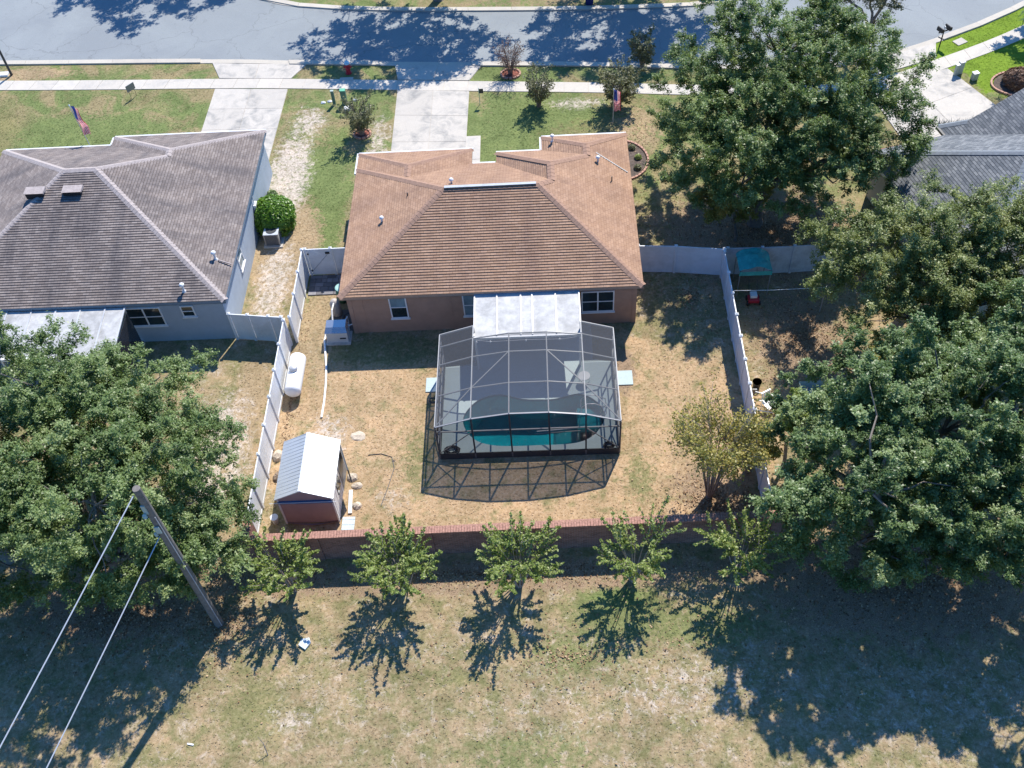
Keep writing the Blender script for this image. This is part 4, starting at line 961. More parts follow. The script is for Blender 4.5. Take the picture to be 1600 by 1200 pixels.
for k in range(9):
    x0 = -10.95 + rn.uniform(0, .8); y0 = 34.65 + rn.uniform(0, .9); z0 = rn.uniform(.25, .5)
    x1 = x0 + rn.uniform(-.3, .3); y1 = y0 + rn.uniform(-.35, .35)
    MB().tube([(x0, y0, .02), (x0, y0, z0), (x1, y1, z0 + .02), (x1, y1, .1)], .032, 7).build('pipe', white if k % 3 else black, PE)
MB().tube([(-10.95, 35.75, .95), (-10.98, 35.2, .98), (-10.95, 34.75, .7)], .04, 8).build('pipe', white, PE)
MB().bb((-11.2, 34.62, 0), (-10.0, 36.1, .04)).build('pad', plain('dark_pad', (.12, .11, .10), .9), PE)
BR = thing('rain_barrel', (-10.72, 36.8, 0), 'green barrel with pale lid tucked under the left rear eave', 'barrel')
MB().lathe((-10.72, 36.8, 0), [(.25, 0), (.30, .3), (.31, .6), (.27, .92)], 16).build('drum', green_plastic, BR, smooth=True)
MB().lathe((-10.72, 36.8, .92), [(.29, 0), (.29, .04), (.22, .06), (.02, .05)], 16).build('lid', plain('pale_green', (.30, .50, .46), .5), BR)
# ac units
def ac_unit(x, y, label, s=.78, rz=0.0):
    t = thing('air_conditioner', (x, y, 0), label, 'air conditioner', 'air conditioners beside the houses')
    MB().box((x, y, .04), (s + .25, s + .25, .08), rz).build('pad', DC, t)
    MB().box((x, y, .45), (s - .03, s - .03, .72), rz).build('coil', dark_metal, t)
    lv = MB()
    for k in range(11): lv.box((x, y, .14 + k * .062), (s, s, .018), rz)
    lv.build('louvre', grey_metal, t)
    for sx in (-1, 1):
        for sy in (-1, 1): MB().box((x + sx * s * .48, y + sy * s * .48, .45), (.06, .06, .74), rz).build('corner_post', grey_metal, t)
    MB().box((x, y, .845), (s + .03, s + .03, .05), rz).build('top', plain('ac_top', (.50, .53, .56), .4), t, bevel=.015)
    MB().lathe((x, y, .87), [(.30, 0), (.30, .03), (.25, .03), (.25, .005), (.06, .005), (.06, .03), (.005, .03)], 22).build('fan_grille', dark_metal, t)
    return t
ac_unit(-15.0, 41.45, 'air conditioner on a concrete pad between the round bush and grey stucco wall')
ac_unit(-10.45, 41.6, 'air conditioner half hidden under the left eave of the brown roof', .7)
def ring(name, cx, cy, rx, ry, a0, a1, label, mat_in=soil, step=.24, fill=True, cat='planter'):
    t = thing(name, (cx, cy, 0), label, cat); L = math.pi * (rx + ry) * abs(a1 - a0) / (2 * math.pi); n_ = max(6, int(L / step))
    for i in range(n_):
        a = a0 + (a1 - a0) * (i + .5) / n_; x_, y_ = cx + rx * math.cos(a), cy + ry * math.sin(a); tx, ty = -rx * math.sin(a), ry * math.cos(a)
        MB().box((x_, y_, .05), (step * .88, .11, .12 + random.uniform(-.01, .02)), math.atan2(ty, tx)).build('brick', edge_brick, t)
    if fill:
        pl = [(cx + rx * .93 * math.cos(a0 + (a1 - a0) * i / 24), cy + ry * .93 * math.sin(a0 + (a1 - a0) * i / 24)) for i in range(25 if abs(a1 - a0) < 6.2 else 24)]
        MB().prism(pl, 0.0, .045).build('mulch', mat_in, t)
    return t
ring('planting_bed', 4.25, 47.0, 1.55, 1.75, -math.pi / 2, math.pi / 2, 'half round mulch bed edged with bricks at the front right of the house', soil, cat='planting bed')
ring('planting_bed', -9.95, 42.0, 1.0, .95, math.pi / 2, math.pi * 1.5, 'half round brick edging around the air conditioner by the left wall', soil, cat='planting bed')
ring('tree_ring', -10.99, 50.55, .5, .45, 0, 2 * math.pi, 'small brick ring around the shrub left of the middle driveway', red_mulch, cat='tree ring')
ring('tree_ring', -2.06, 55.95, .6, .5, 0, 2 * math.pi, 'small brick ring around the leafless shrub by the road', red_mulch, cat='tree ring')
rn = random.Random(11)
def boulder(x, y, rx, ry, h, label, mat=rock, seed=0, name='rock'):
    rr = random.Random(seed * 13 + 3); mb = MB(); n_ = 12; rings = [(.0, 1.0), (.35, .96), (.7, .72), (.93, .36)]
    vs = []
    for zz, k in rings:
        for i in range(n_): a = 2 * math.pi * i / n_; q = k * (1 + rr.uniform(-.14, .14)); vs.append((x + rx * q * math.cos(a), y + ry * q * math.sin(a), h * zz * (1 + rr.uniform(-.1, .1)) - .02))
    vs.append((x + rx * .1, y, h)); fs = [(i * n_ + k, i * n_ + (k + 1) % n_, (i + 1) * n_ + (k + 1) % n_, (i + 1) * n_ + k) for i in range(3) for k in range(n_)] + [(3 * n_ + k, 3 * n_ + (k + 1) % n_, 4 * n_) for k in range(n_)]
    o = mb.add(vs, fs).build(name, mat, None, (x, y, 0)); setp(o, label, 'rock', 'pale rocks around the shed')
boulder(-9.15, 28.05, .36, .30, .10, 'flat pale boulder on the lawn beyond the shed roof', rock, 1)
boulder(-12.75, 27.05, .26, .32, .3, 'pale rock between the shed and the fence, far end', rock, 2)
boulder(-12.6, 25.9, .22, .3, .22, 'brown rock between the shed and the fence, middle', dark_rock, 3)
boulder(-9.2, 25.75, .26, .25, .22, 'grey white rock at the foot of the open shed door', rock, 4)
boulder(-8.95, 25.3, .25, .18, .16, 'small flat rock just below the open shed door', rock, 5)
boulder(-8.85, 24.25, .22, .2, .2, 'round pale rock to the right of the white plank', rock, 6)
boulder(-7.4, 26.6, .1, .07, .06, 'tiny dark stone on the dry lawn right of the shed', dark_rock, 7)
box = MB().bar((-9.12, 23.85, .06), (-9.2, 25.05, .06), .16, .06).build('plank', white, None, (-9.15, 24.4, 0)); setp(box, 'white board lying on the ground along the shed', 'board')
sheet = MB()
for k in range(6): sheet.bar((-9.42, 22.95 + k * .13, .05 + .012 * (k % 2)), (-8.87, 22.95 + k * .13, .05 + .012 * (k % 2)), .13, .02)
setp(sheet.build('sheet', tan_plate, None, (-9.15, 23.3, 0)), 'pale blue ribbed plastic sheet leaning at the shed corner', 'sheet')
bk = thing('bucket', (-12.35, 23.55, 0), 'white bucket with lid in the shade left of the shed', 'bucket')
MB().lathe((-12.35, 23.55, 0), [(.13, 0), (.16, .38), (.165, .40)], 16).build('pail', white, bk, smooth=True); MB().lathe((-12.35, 23.55, .40), [(.175, 0), (.175, .025), (.01, .02)], 16).build('lid', white, bk)
cord = MB().tube([(-8.6, 26.95, .02), (-8.0, 27.0, .02), (-7.5, 26.8, .02), (-7.35, 26.2, .02), (-7.55, 25.2, .02), (-7.8, 24.2, .02)], .018, 5).build('cord', dark_metal, None, (-7.6, 26, 0)); setp(cord, 'thin dark cord snaking over the dry lawn right of the shed', 'cord')
gs = thing('ladder', (-13.9, 21.35, 0), 'yellow folded ladder on the ground outside the brick wall corner', 'ladder')
for dx in (0, .22): MB().bar((-14.15, 21.65 - dx, .5), (-13.35, 21.25 - dx, .9), .06, .06).build('rail', yellow_paint, gs)
for k in range(4): MB().bar((-14.1 + k * .22, 21.62 - k * .11, .53 + k * .1), (-14.1 + k * .22, 21.40 - k * .11, .53 + k * .1), .04, .04).build('rung', yellow_paint, gs)
pb = MB(); pb.prism([(-10.6, 17.75), (-10.3, 17.55), (-10.12, 17.85), (-10.2, 18.05), (-10.5, 18.0)], .02, .10); pb.prism([(-10.52, 17.82), (-10.4, 17.76), (-10.36, 17.9), (-10.46, 17.94)], .10, .106)
setp(pb.build('litter_bag', plain('pale_bag', (.62, .68, .72), .6), None, (-10.35, 17.8, 0)), 'crumpled pale plastic bag on the field below the wall', 'bag')
st = MB(); st.bar((-14.35, 13.9, .03), (-14.1, 13.85, .03), .06, .03); setp(st.build('litter', white, None, (-14.2, 13.9, 0)), 'small white scrap on the field at the lower left', 'litter')
sp = MB(); sp.tube([(-11.2, 13.4, 0), (-11.28, 13.65, .55), (-11.4, 13.75, 1.0)], [.02, .014, .006], 6); sp.tube([(-11.25, 13.55, .4), (-11.05, 13.62, .8)], [.012, .005], 5)
setp(sp.build('sapling', pale_bark, None, (-11.2, 13.4, 0)), 'bare twig sapling standing in the field at the lower left', 'sapling')

# beyond the right fence
CN = thing('canopy', (10.05, 36.6, 0), 'small teal tarp canopy against the grey fence', 'canopy')
mb = MB(); nx_, ny_ = 8, 6; zz = {}
rr = random.Random(2)
for j in range(ny_ + 1):
    for i in range(nx_ + 1): zz[i, j] = 1.75 + .28 * math.sin(math.pi * i / nx_) + rr.uniform(-.05, .05)
vs = [(9.25 + 1.6 * i / nx_, 35.95 + 1.35 * j / ny_, zz[i, j]) for j in range(ny_ + 1) for i in range(nx_ + 1)]
mb.add(vs, [(j * 9 + i, j * 9 + i + 1, (j + 1) * 9 + i + 1, (j + 1) * 9 + i) for j in range(ny_) for i in range(nx_)]); mb.build('tarp', teal_tarp, CN)
MB().add([(9.25, 35.93, 1.75), (10.85, 35.93, 1.75), (10.85, 35.9, 1.5), (9.25, 35.9, 1.52)], [(0, 1, 2, 3)]).build('valance', teal_tarp, CN)
for x_, y_ in ((9.3, 35.98), (10.8, 35.98), (9.3, 37.25), (10.8, 37.25)): MB().tube([(x_, y_, 0), (x_, y_, 1.78)], .025, 6).build('pole', grey_metal, CN)
MW = thing('lawn_mower', (10.05, 35.55, 0), 'red and white lawn mower parked in front of the teal canopy', 'lawn mower')
MB().bb((9.78, 35.3, .15), (10.32, 35.75, .34)).build('deck', red_paint, MW, bevel=.03); MB().bb((9.88, 35.45, .34), (10.22, 35.8, .52)).build('engine_cover', white, MW, bevel=.03)
for x_ in (9.75, 10.35):
    for y_ in (35.35, 35.75): MB().lathe((x_ - .03, y_, .12), [(.02, 0), (.12, 0), (.12, .06), (.02, .06)], 12, 'X').build('wheel', black, MW)
MB().tube([(9.85, 35.8, .4), (9.85, 36.2, .9), (10.25, 36.2, .9), (10.25, 35.8, .4)], .015, 6).build('handle', dark_metal, MW)
CL = thing('clothesline', (8.9, 35.2, 0), 'thin white clothesline stretched right from the fence below the canopy', 'clothesline')
MB().tube([(8.8, 34.75, 1.7), (10.6, 34.72, 1.66), (13.2, 34.7, 1.72)], .012, 5).build('line', white, CL)
MB().tube([(13.2, 34.7, 0), (13.2, 34.7, 1.8)], .03, 8).build('post', grey_metal, CL)
bl = thing('tub', (9.35, 30.0, 0), 'round black plastic tub outside the right fence', 'tub')
MB().lathe((9.4, 30.1, 0), [(.16, 0), (.2, .4), (.22, .42)], 16).build('pail', black, bl); MB().lathe((9.4, 30.1, .42), [(.22, 0), (.19, .0), (.01, -.02)], 16).build('rim', dark_metal, bl)
def chair(x, y, rz, label, mat):
    t = thing('garden_chair', (x, y, 0), label, 'chair', 'discarded garden chairs beyond the right fence'); M_ = Matrix.Rotation(rz, 3, 'Z')
    T = lambda a, b, c: tuple(M_ @ Vector((a, b, c)) + Vector((x, y, 0)))
    MB().add([T(-.25, -.25, .42), T(.25, -.25, .42), T(.25, .25, .40), T(-.25, .25, .40), T(-.25, -.25, .45), T(.25, -.25, .45), T(.25, .25, .43), T(-.25, .25, .43)], [(3, 2, 1, 0), (4, 5, 6, 7), (0, 1, 5, 4), (1, 2, 6, 5), (2, 3, 7, 6), (3, 0, 4, 7)]).build('seat', mat, t)
    bk_ = MB()
    for k in range(5): bk_.bar(T(-.2 + k * .1, .26, .45), T(-.2 + k * .1, .38, .95), .05, .02)
    bk_.bar(T(-.25, .385, .95), T(.25, .385, .95), .06, .03); bk_.build('backrest', mat, t)
    for sx in (-1, 1):
        MB().bar(T(sx * .27, -.22, .65), T(sx * .27, .3, .68), .05, .025).build('armrest', mat, t)
        for sy in (-1, 1): MB().bar(T(sx * .25, sy * .23, 0), T(sx * .25, sy * .23, .64), .03, .03).build('leg', mat, t)
    return t
chair(9.75, 28.75, .5, 'white frame garden chair touching the right fence among leaves', white)
chair(10.35, 28.35, 2.2, 'grey garden chair tipped beside the white one beyond the fence', grey_vinyl)
chair(11.0, 28.0, 3.4, 'blue garden chair furthest from the fence at the tree edge', blue_paint_and_shade)
pls = thing('pipe_rack', (9.7, 29.3, 0), 'loose white pipes lying by the outer side of the right fence', 'pipes')
for a, b in (((9.25, 29.6, .3), (10.0, 29.45, .1)), ((9.3, 29.2, .2), (9.9, 28.9, .15)), ((9.9, 29.0, .1), (10.3, 28.2, .3)), ((9.2, 28.6, .2), (9.9, 28.5, .1)), ((9.15, 29.9, .1), (9.25, 29.5, .6))):
    MB().tube([a, b], .03, 6).build('pipe', white, pls)
wb = thing('wheelbarrow', (11.95, 29.3, 0), 'tilted grey metal wheelbarrow under the edge of the right tree', 'wheelbarrow')
MB().add([(11.5, 29.0, .35), (12.2, 29.0, .35), (12.4, 29.6, .4), (11.4, 29.6, .4), (11.3, 28.8, .65), (12.4, 28.8, .65), (12.6, 29.8, .68), (11.2, 29.8, .68)], [(3, 2, 1, 0), (0, 1, 5, 4), (1, 2, 6, 5), (2, 3, 7, 6), (3, 0, 4, 7)]).build('tray', galv, wb)
MB().lathe((11.85, 28.6, .2), [(.02, 0), (.2, 0), (.2, .08), (.02, .08)], 14, 'X').build('wheel', black, wb)
for x_ in (11.6, 12.2): MB().bar((x_, 28.7, .3), (x_ + .05, 30.4, .55), .04, .04).build('handle', grey_metal, wb)

# front yards
def pedestal(x, y, w, h, label, top=white, body=green_box, rz=0.):
    t = thing('utility_pedestal', (x, y, 0), label, 'utility box', 'utility pedestals in the front lawns')
    MB().box((x, y, h / 2), (w, w * .8, h), rz).build('body', body, t, bevel=.015)
    MB().box((x, y, h + .02), (w + .03, w * .8 + .03, .05), rz).build('cap', top, t, bevel=.01); return t
pedestal(-13.02, 53.72, .18, .95, 'narrow green utility pedestal with white cap by the sandy lawn', galv, green_box)
pedestal(-12.35, 53.68, .32, 1.0, 'wide green utility pedestal beside the narrow one by the sidewalk', plain('cap_green', (.12, .42, .26), .5), green_box)
pedestal(25.15, 53.78, .30, .8, 'grey green utility box nearest the right sidewalk', white, galv, .3)
pedestal(24.85, 53.55, .2, .75, 'slim grey utility box touching the larger one by the right sidewalk', white, galv, .3)
pedestal(25.85, 53.1, .34, .45, 'short grey green utility box alone on the bright lawn', white, galv, .3)
mc = MB().lathe((-12.15, 53.1, 0), [(.2, 0), (.2, .16), (.02, .18)], 14).build('meter_cover', white, None, (-12.15, 53.1, 0)); setp(mc, 'round white ground cover in front of the green pedestals', 'cover')
for x_, y_, lb in ((-13.75, 53.9, 'white stone lying left of the narrow green pedestal'), (-13.35, 54.0, 'small white stone next to the narrow green pedestal'), (-11.75, 54.0, 'white stone to the right of the wide green pedestal')):
    boulder(x_, y_, .16, .12, .12, lb, white, int(x_ * -7))
hy = thing('fire_hydrant', (-12.45, 56.95, 0), 'red fire hydrant with pale blue top between sidewalk and road', 'fire hydrant')
MB().lathe((-12.45, 56.95, 0), [(.2, 0), (.2, .06), (.15, .08), (.14, .62), (.19, .64), (.19, .7)], 14).build('barrel', red_paint, hy, smooth=False)
MB().lathe((-12.45, 56.95, .7), [(.18, 0), (.17, .08), (.1, .18), (.04, .21), (.04, .27), (.01, .27)], 14).build('bonnet', plain('pale_blue_paint', (.35, .62, .75), .4), hy, smooth=False)
for a in (0, math.pi, -math.pi / 2): MB().tube([(-12.45, 56.95, .46), (-12.45 + .26 * math.cos(a), 56.95 + .26 * math.sin(a), .46)], .07, 8).build('nozzle', red_paint, hy)
mh = MB().bb((-12.95, 56.05, 0), (-12.1, 56.45, .04)).build('valve_cover', kd and MATS['kerb_concrete'], None, (-12.5, 56.25, 0)); setp(mh, 'small concrete valve cover beside the sidewalk below the hydrant', 'cover')
mh = MB().box((26.1, 57.05, .02), (.75, .55, .05), .5).build('valve_cover', MATS['kerb_concrete'], None, (26.1, 57.05, 0)); setp(mh, 'square concrete cover set in the bright green verge', 'cover')
mbx = thing('mailbox', (24.75, 56.7, 0), 'pair of black mailboxes on one post at the right kerb', 'mailbox')
MB().tube([(24.75, 56.7, 0), (24.75, 56.7, 1.05)], .04, 8).build('post', black, mbx); MB().bar((24.4, 56.55, 1.05), (25.1, 56.85, 1.05), .06, .06).build('arm', black, mbx)
for c_ in ((24.48, 56.6), (25.02, 56.82)):
    q = MB(); q.bar((c_[0] - .1, c_[1] + .22, 1.2), (c_[0] + .1, c_[1] - .22, 1.2), .18, .16); q.tube([(c_[0] - .1, c_[1] + .22, 1.28), (c_[0] + .1, c_[1] - .22, 1.28)], .09, 10); q.build('box', black, mbx)
MB().bar((24.75, 56.62, 1.3), (24.75, 56.8, 1.3), .03, .18).build('number_plate', white, mbx)
sg = thing('yard_sign', (-26.1, 55.5, 0), 'small grey yard sign standing in the left front lawn', 'sign')
MB().box((-26.1, 55.5, .72), (.62, .03, .45), .9).build('panel', grey_metal, sg)
for dx in (-.2, .2): MB().tube([(-26.1 + dx * .62, 55.5 + dx * .78, 0), (-26.1 + dx * .62, 55.5 + dx * .78, .52)], .012, 5).build('stake', dark_metal, sg)
mk = thing('marker_flag', (-3.95, 53.0, 0), 'thin teal marker stake with small flag in the front lawn', 'marker')
MB().tube([(-3.95, 53.0, 0), (-3.95, 53.0, 1.15)], .018, 6).build('stake', teal_tarp, mk); MB().bb((-3.95, 52.99, .78), (-3.68, 53.0, 1.1)).build('flag', dark_metal, mk)
lp = thing('light_pole', (-35.05, 58.62, 0), 'dark metal light pole leaning out of the frame at the left kerb', 'pole')
MB().tube([(-35.05, 58.62, 0), (-35.05, 58.62, 4.6)], [.085, .06], 10).build('shaft', dark_metal, lp); MB().lathe((-35.05, 58.62, 4.6), [(.08, 0), (.16, .1), (.2, .45), (.05, .6)], 8).build('lantern', dark_metal, lp)
hb = MB(); hb.bb((-35.9, 58.45, 0), (-35.25, 58.85, .14)); setp(hb.build('junction_box', white, None, (-35.5, 58.65, 0)), 'white junction box on the ground at the light pole foot', 'box')
def flag(x, y, z0, z1, label, sc, lean=(0, 0), house=False):
    t = thing('flag', (x, y, 0), label, 'flag', 'striped flags in front of the houses')
    P0 = Vector((x, y, z0)); P1 = Vector((x + lean[0], y + lean[1], z1)); MB().tube([P0, P1], .022, 7).build('pole', alum, t)
    MB().lathe(tuple(P1), [(.01, -.04), (.05, 0), (.01, .05)], 10).build('finial', white, t)
    d = (P0 - P1).normalized(); sd_ = Vector((.8, -.3, 0)).normalized(); Wd, Ln = .34 * sc, 1.15 * sc; top = P1 + d * .12
    def strip(a0, a1, b0, b1, mat, nm):
        mb_ = MB(); nn = 8
        vs_ = []
        for i in range(nn + 1):
            b_ = b0 + (b1 - b0) * i / nn; wv = Vector((.0, .08 * math.sin(b_ * 9 + 1), .03 * math.cos(b_ * 7)))
            for a_ in (a0, a1): vs_.append(top + d * (b_ * Ln) + sd_ * (a_ * Wd + .05 * b_) + wv + Vector((0, .10 * math.sin(a_ * 5 + b_ * 4), 0)))
        mb_.add(vs_, [(2 * i, 2 * i + 1, 2 * i + 3, 2 * i + 2) for i in range(nn)]); mb_.build(nm, mat, t)
    for k in range(13):
        a0, a1 = k / 13, (k + 1) / 13
        strip(a0, a1, .42 if k < 7 else 0, 1.0, flagred if k % 2 == 0 else flagwhite, 'stripe')
    strip(0, 7 / 13, 0, .42, flagblue, 'canton')
    # small stars on the canton
    st_ = MB()
    for i in range(4):
        for j in range(5):
            b_ = .05 + .09 * i; a_ = .05 + .095 * j; wv = Vector((.0, .08 * math.sin(b_ * 9 + 1) + .10 * math.sin(a_ * 5 + b_ * 4), .03 * math.cos(b_ * 7)))
            c_ = top + d * (b_ * Ln) + sd_ * (a_ * Wd + .05 * b_) + wv + Vector((.0, -.006, .006)); st_.box(tuple(c_), (.016, .004, .016))
    st_.build('star', flagwhite, t)
flag(4.03, 50.55, 0, 2.35, 'small striped flag on a pole in the lawn before the pale green shrub', 1.15)
flag(-25.7, 47.05, 2.4, 4.95, 'striped flag on an angled pole at the grey roofed house front', 1.35, lean=(-.55, .75))

# across the street
bn = thing('wheeled_bin', (3.3, 63.55, 0), 'navy blue wheeled bin at the far kerb in tree shade', 'bin')
MB().add([(3.05, 63.35, .08), (3.5, 63.35, .08), (3.5, 63.8, .08), (3.05, 63.8, .08), (2.98, 63.28, .95), (3.58, 63.28, .95), (3.58, 63.9, .95), (2.98, 63.9, .95)], [(3, 2, 1, 0), (4, 5, 6, 7), (0, 1, 5, 4), (1, 2, 6, 5), (2, 3, 7, 6), (3, 0, 4, 7)]).build('body', navy, bn)
MB().bb((2.95, 63.25, .955), (3.61, 63.95, 1.03)).build('lid', navy, bn, bevel=.02)
for x_ in (3.02, 3.5): MB().lathe((x_, 63.78, .12), [(.02, 0), (.12, 0), (.12, .05), (.02, .05)], 12, 'X').build('wheel', black, bn)
CR = thing('parked_car', (11.6, 65.6, 0), 'silver car parked on the driveway across the road, mostly out of frame', 'car')
cx_, cy_ = 11.7, 63.35
prof_ = [(-.05, .32), (0, .62), (.18, .78), (1.05, .92), (1.75, 1.38), (3.3, 1.42), (4.1, .98), (4.5, .88), (4.55, .4), (4.4, .3), (.1, .28)]
vs = []; hw = .88
for x_, k in ((-hw, 0), (-hw * .8, 1), (hw * .8, 1), (hw, 0)):
    for (a, z) in prof_: vs.append((cx_ + x_ * (1 if z < .95 else .84), cy_ + a, z if k else z * .99))
n_ = len(prof_); fs = []
for s_ in range(3):
    for i in range(n_): j = (i + 1) % n_; fs.append((s_ * n_ + i, s_ * n_ + j, (s_ + 1) * n_ + j, (s_ + 1) * n_ + i))
fs += [tuple(reversed(range(n_))), tuple(range(3 * n_, 4 * n_))]
MB().add(vs, fs).build('body', car_paint, CR, bevel=.03)
MB().add([(cx_ - .6, cy_ + 1.10, .965), (cx_ + .6, cy_ + 1.10, .965), (cx_ + .55, cy_ + 1.72, 1.385), (cx_ - .55, cy_ + 1.72, 1.385)], [(0, 1, 2, 3)]).build('windscreen', dark_glass, CR)
for sx in (-1, 1):
    MB().box((cx_ + sx * .6, cy_ + .06, .66), (.3, .06, .12)).build('headlight', white, CR)
    for yy in (.85, 3.65):
        w__ = MB().lathe((cx_ + sx * .8 - .1, cy_ + yy, .33), [(.2, 0), (.33, 0), (.33, .2), (.2, .2)], 18, 'X').build('wheel', black, CR)
        MB().lathe((cx_ + sx * .8 - .09, cy_ + yy, .33), [(.02, 0), (.2, 0), (.2, .19), (.02, .19)], 14, 'X').build('rim', alum, w__)

# ------------------------------------------------------------------ utility pole and wires
UP = thing('utility_pole', (-14.0, 18.8, 0), 'tall weathered wooden utility pole at the edge of the left oak', 'utility pole')
MB().tube([(-14.0, 18.8, 0), (-14.0, 18.8, 5), (-14.0, 18.8, 10.05)], [.19, .165, .135], 14).build('shaft', pole_wood, UP, smooth=False)
MB().bb((-14.12, 18.62, 8.7), (-13.98, 18.68, 9.2)).build('bracket', galv, UP); MB().lathe((-14.1, 18.55, 8.6), [(.03, 0), (.08, .04), (.05, .1), (.08, .16), (.02, .22)], 10).build('insulator', galv, UP)
MB().lathe((-14.15, 18.62, 7.3), [(.03, 0), (.07, .04), (.05, .1), (.07, .16), (.02, .22)], 10).build('insulator', galv, UP)
MB().tube([(-13.86, 18.68, .1), (-13.88, 18.69, 8.4)], .018, 6).build('ground_wire', wire_m, UP)
MB().bb((-14.08, 18.58, 7.5), (-13.9, 18.63, 7.9)).build('bracket', galv, UP)
def wire(a, b, sag, label, r=.022):
    a, b = Vector(a), Vector(b); pts = [a.lerp(b, i / 24) + Vector((0, 0, -sag * 4 * (i / 24) * (1 - i / 24))) for i in range(25)]
    setp(MB().tube(pts, r, 6).build('overhead_wire', wire_m, None, tuple(a)), label, 'wire', 'overhead wires from the utility pole')
wire((-14.1, 18.6, 9.9), (-24.9, -23.0, 9.4), .5, 'upper overhead wire running from the pole top to the lower left corner')
wire((-14.1, 18.65, 7.2), (-24.5, -23.0, 6.6), .5, 'lower overhead wire running from below the pole top toward the bottom edge')
gw = MB().tube([(-13.3, 20.9, 0), (-13.2, 20.2, 0)], .01, 5)

# ------------------------------------------------------------------ foliage
def leaf_mesh(name, C_, Nn, size, tint, mat, parent, rng, aspect=1.75, loc=None, tri=False):
    """one mesh of separate leaf faces; C_ centres (n,3), Nn normals (n,3), size (n,)"""
    n = len(C_); o0 = np.array(org(parent) if parent is not None else (loc or (0, 0, 0)))
    Nn = Nn / (np.linalg.norm(Nn, axis=1, keepdims=True) + 1e-9)
    r = rng.normal(size=(n, 3)); U = np.cross(Nn, r); U /= (np.linalg.norm(U, axis=1, keepdims=True) + 1e-9); V = np.cross(Nn, U)
    s = size[:, None]; a = U * s * aspect * .5; b = V * s * .5
    fold = Nn * s * .12; q = 3 if tri else 4
    vs = [C_ - a, C_ + a * .6 - b, C_ + a * .6 + b] if tri else [C_ - a, C_ - b + fold, C_ + a, C_ + b + fold]
    P4 = np.stack(vs, axis=1).reshape(-1, 3) - o0
    me = bpy.data.meshes.new(name); me.vertices.add(n * q); me.vertices.foreach_set('co', P4.astype(np.float32).ravel())
    me.loops.add(n * q); me.loops.foreach_set('vertex_index', np.arange(n * q, dtype=np.int32))
    me.polygons.add(n); me.polygons.foreach_set('loop_start', np.arange(0, n * q, q, dtype=np.int32)); me.polygons.foreach_set('loop_total', np.full(n, q, dtype=np.int32))
    at = me.attributes.new('tint', 'FLOAT', 'FACE'); at.data.foreach_set('value', np.clip(tint, 0, 1).astype(np.float32))
    me.update(calc_edges=True)
    return link(me, name, mat, parent, tuple(o0) if parent is None else None)
def branch_pts(a, b, rng, sag=0.0, n=5, wob=.12):
    a, b = np.array(a, float), np.array(b, float); L = np.linalg.norm(b - a); out = []
    for i in range(n + 1):
        t = i / n; p = a + (b - a) * t; p = p + rng.normal(size=3) * wob * L * .25 * math.sin(math.pi * t); p[2] += sag * L * math.sin(math.pi * t); out.append(tuple(p))
    return out
LEAFK = 2.2
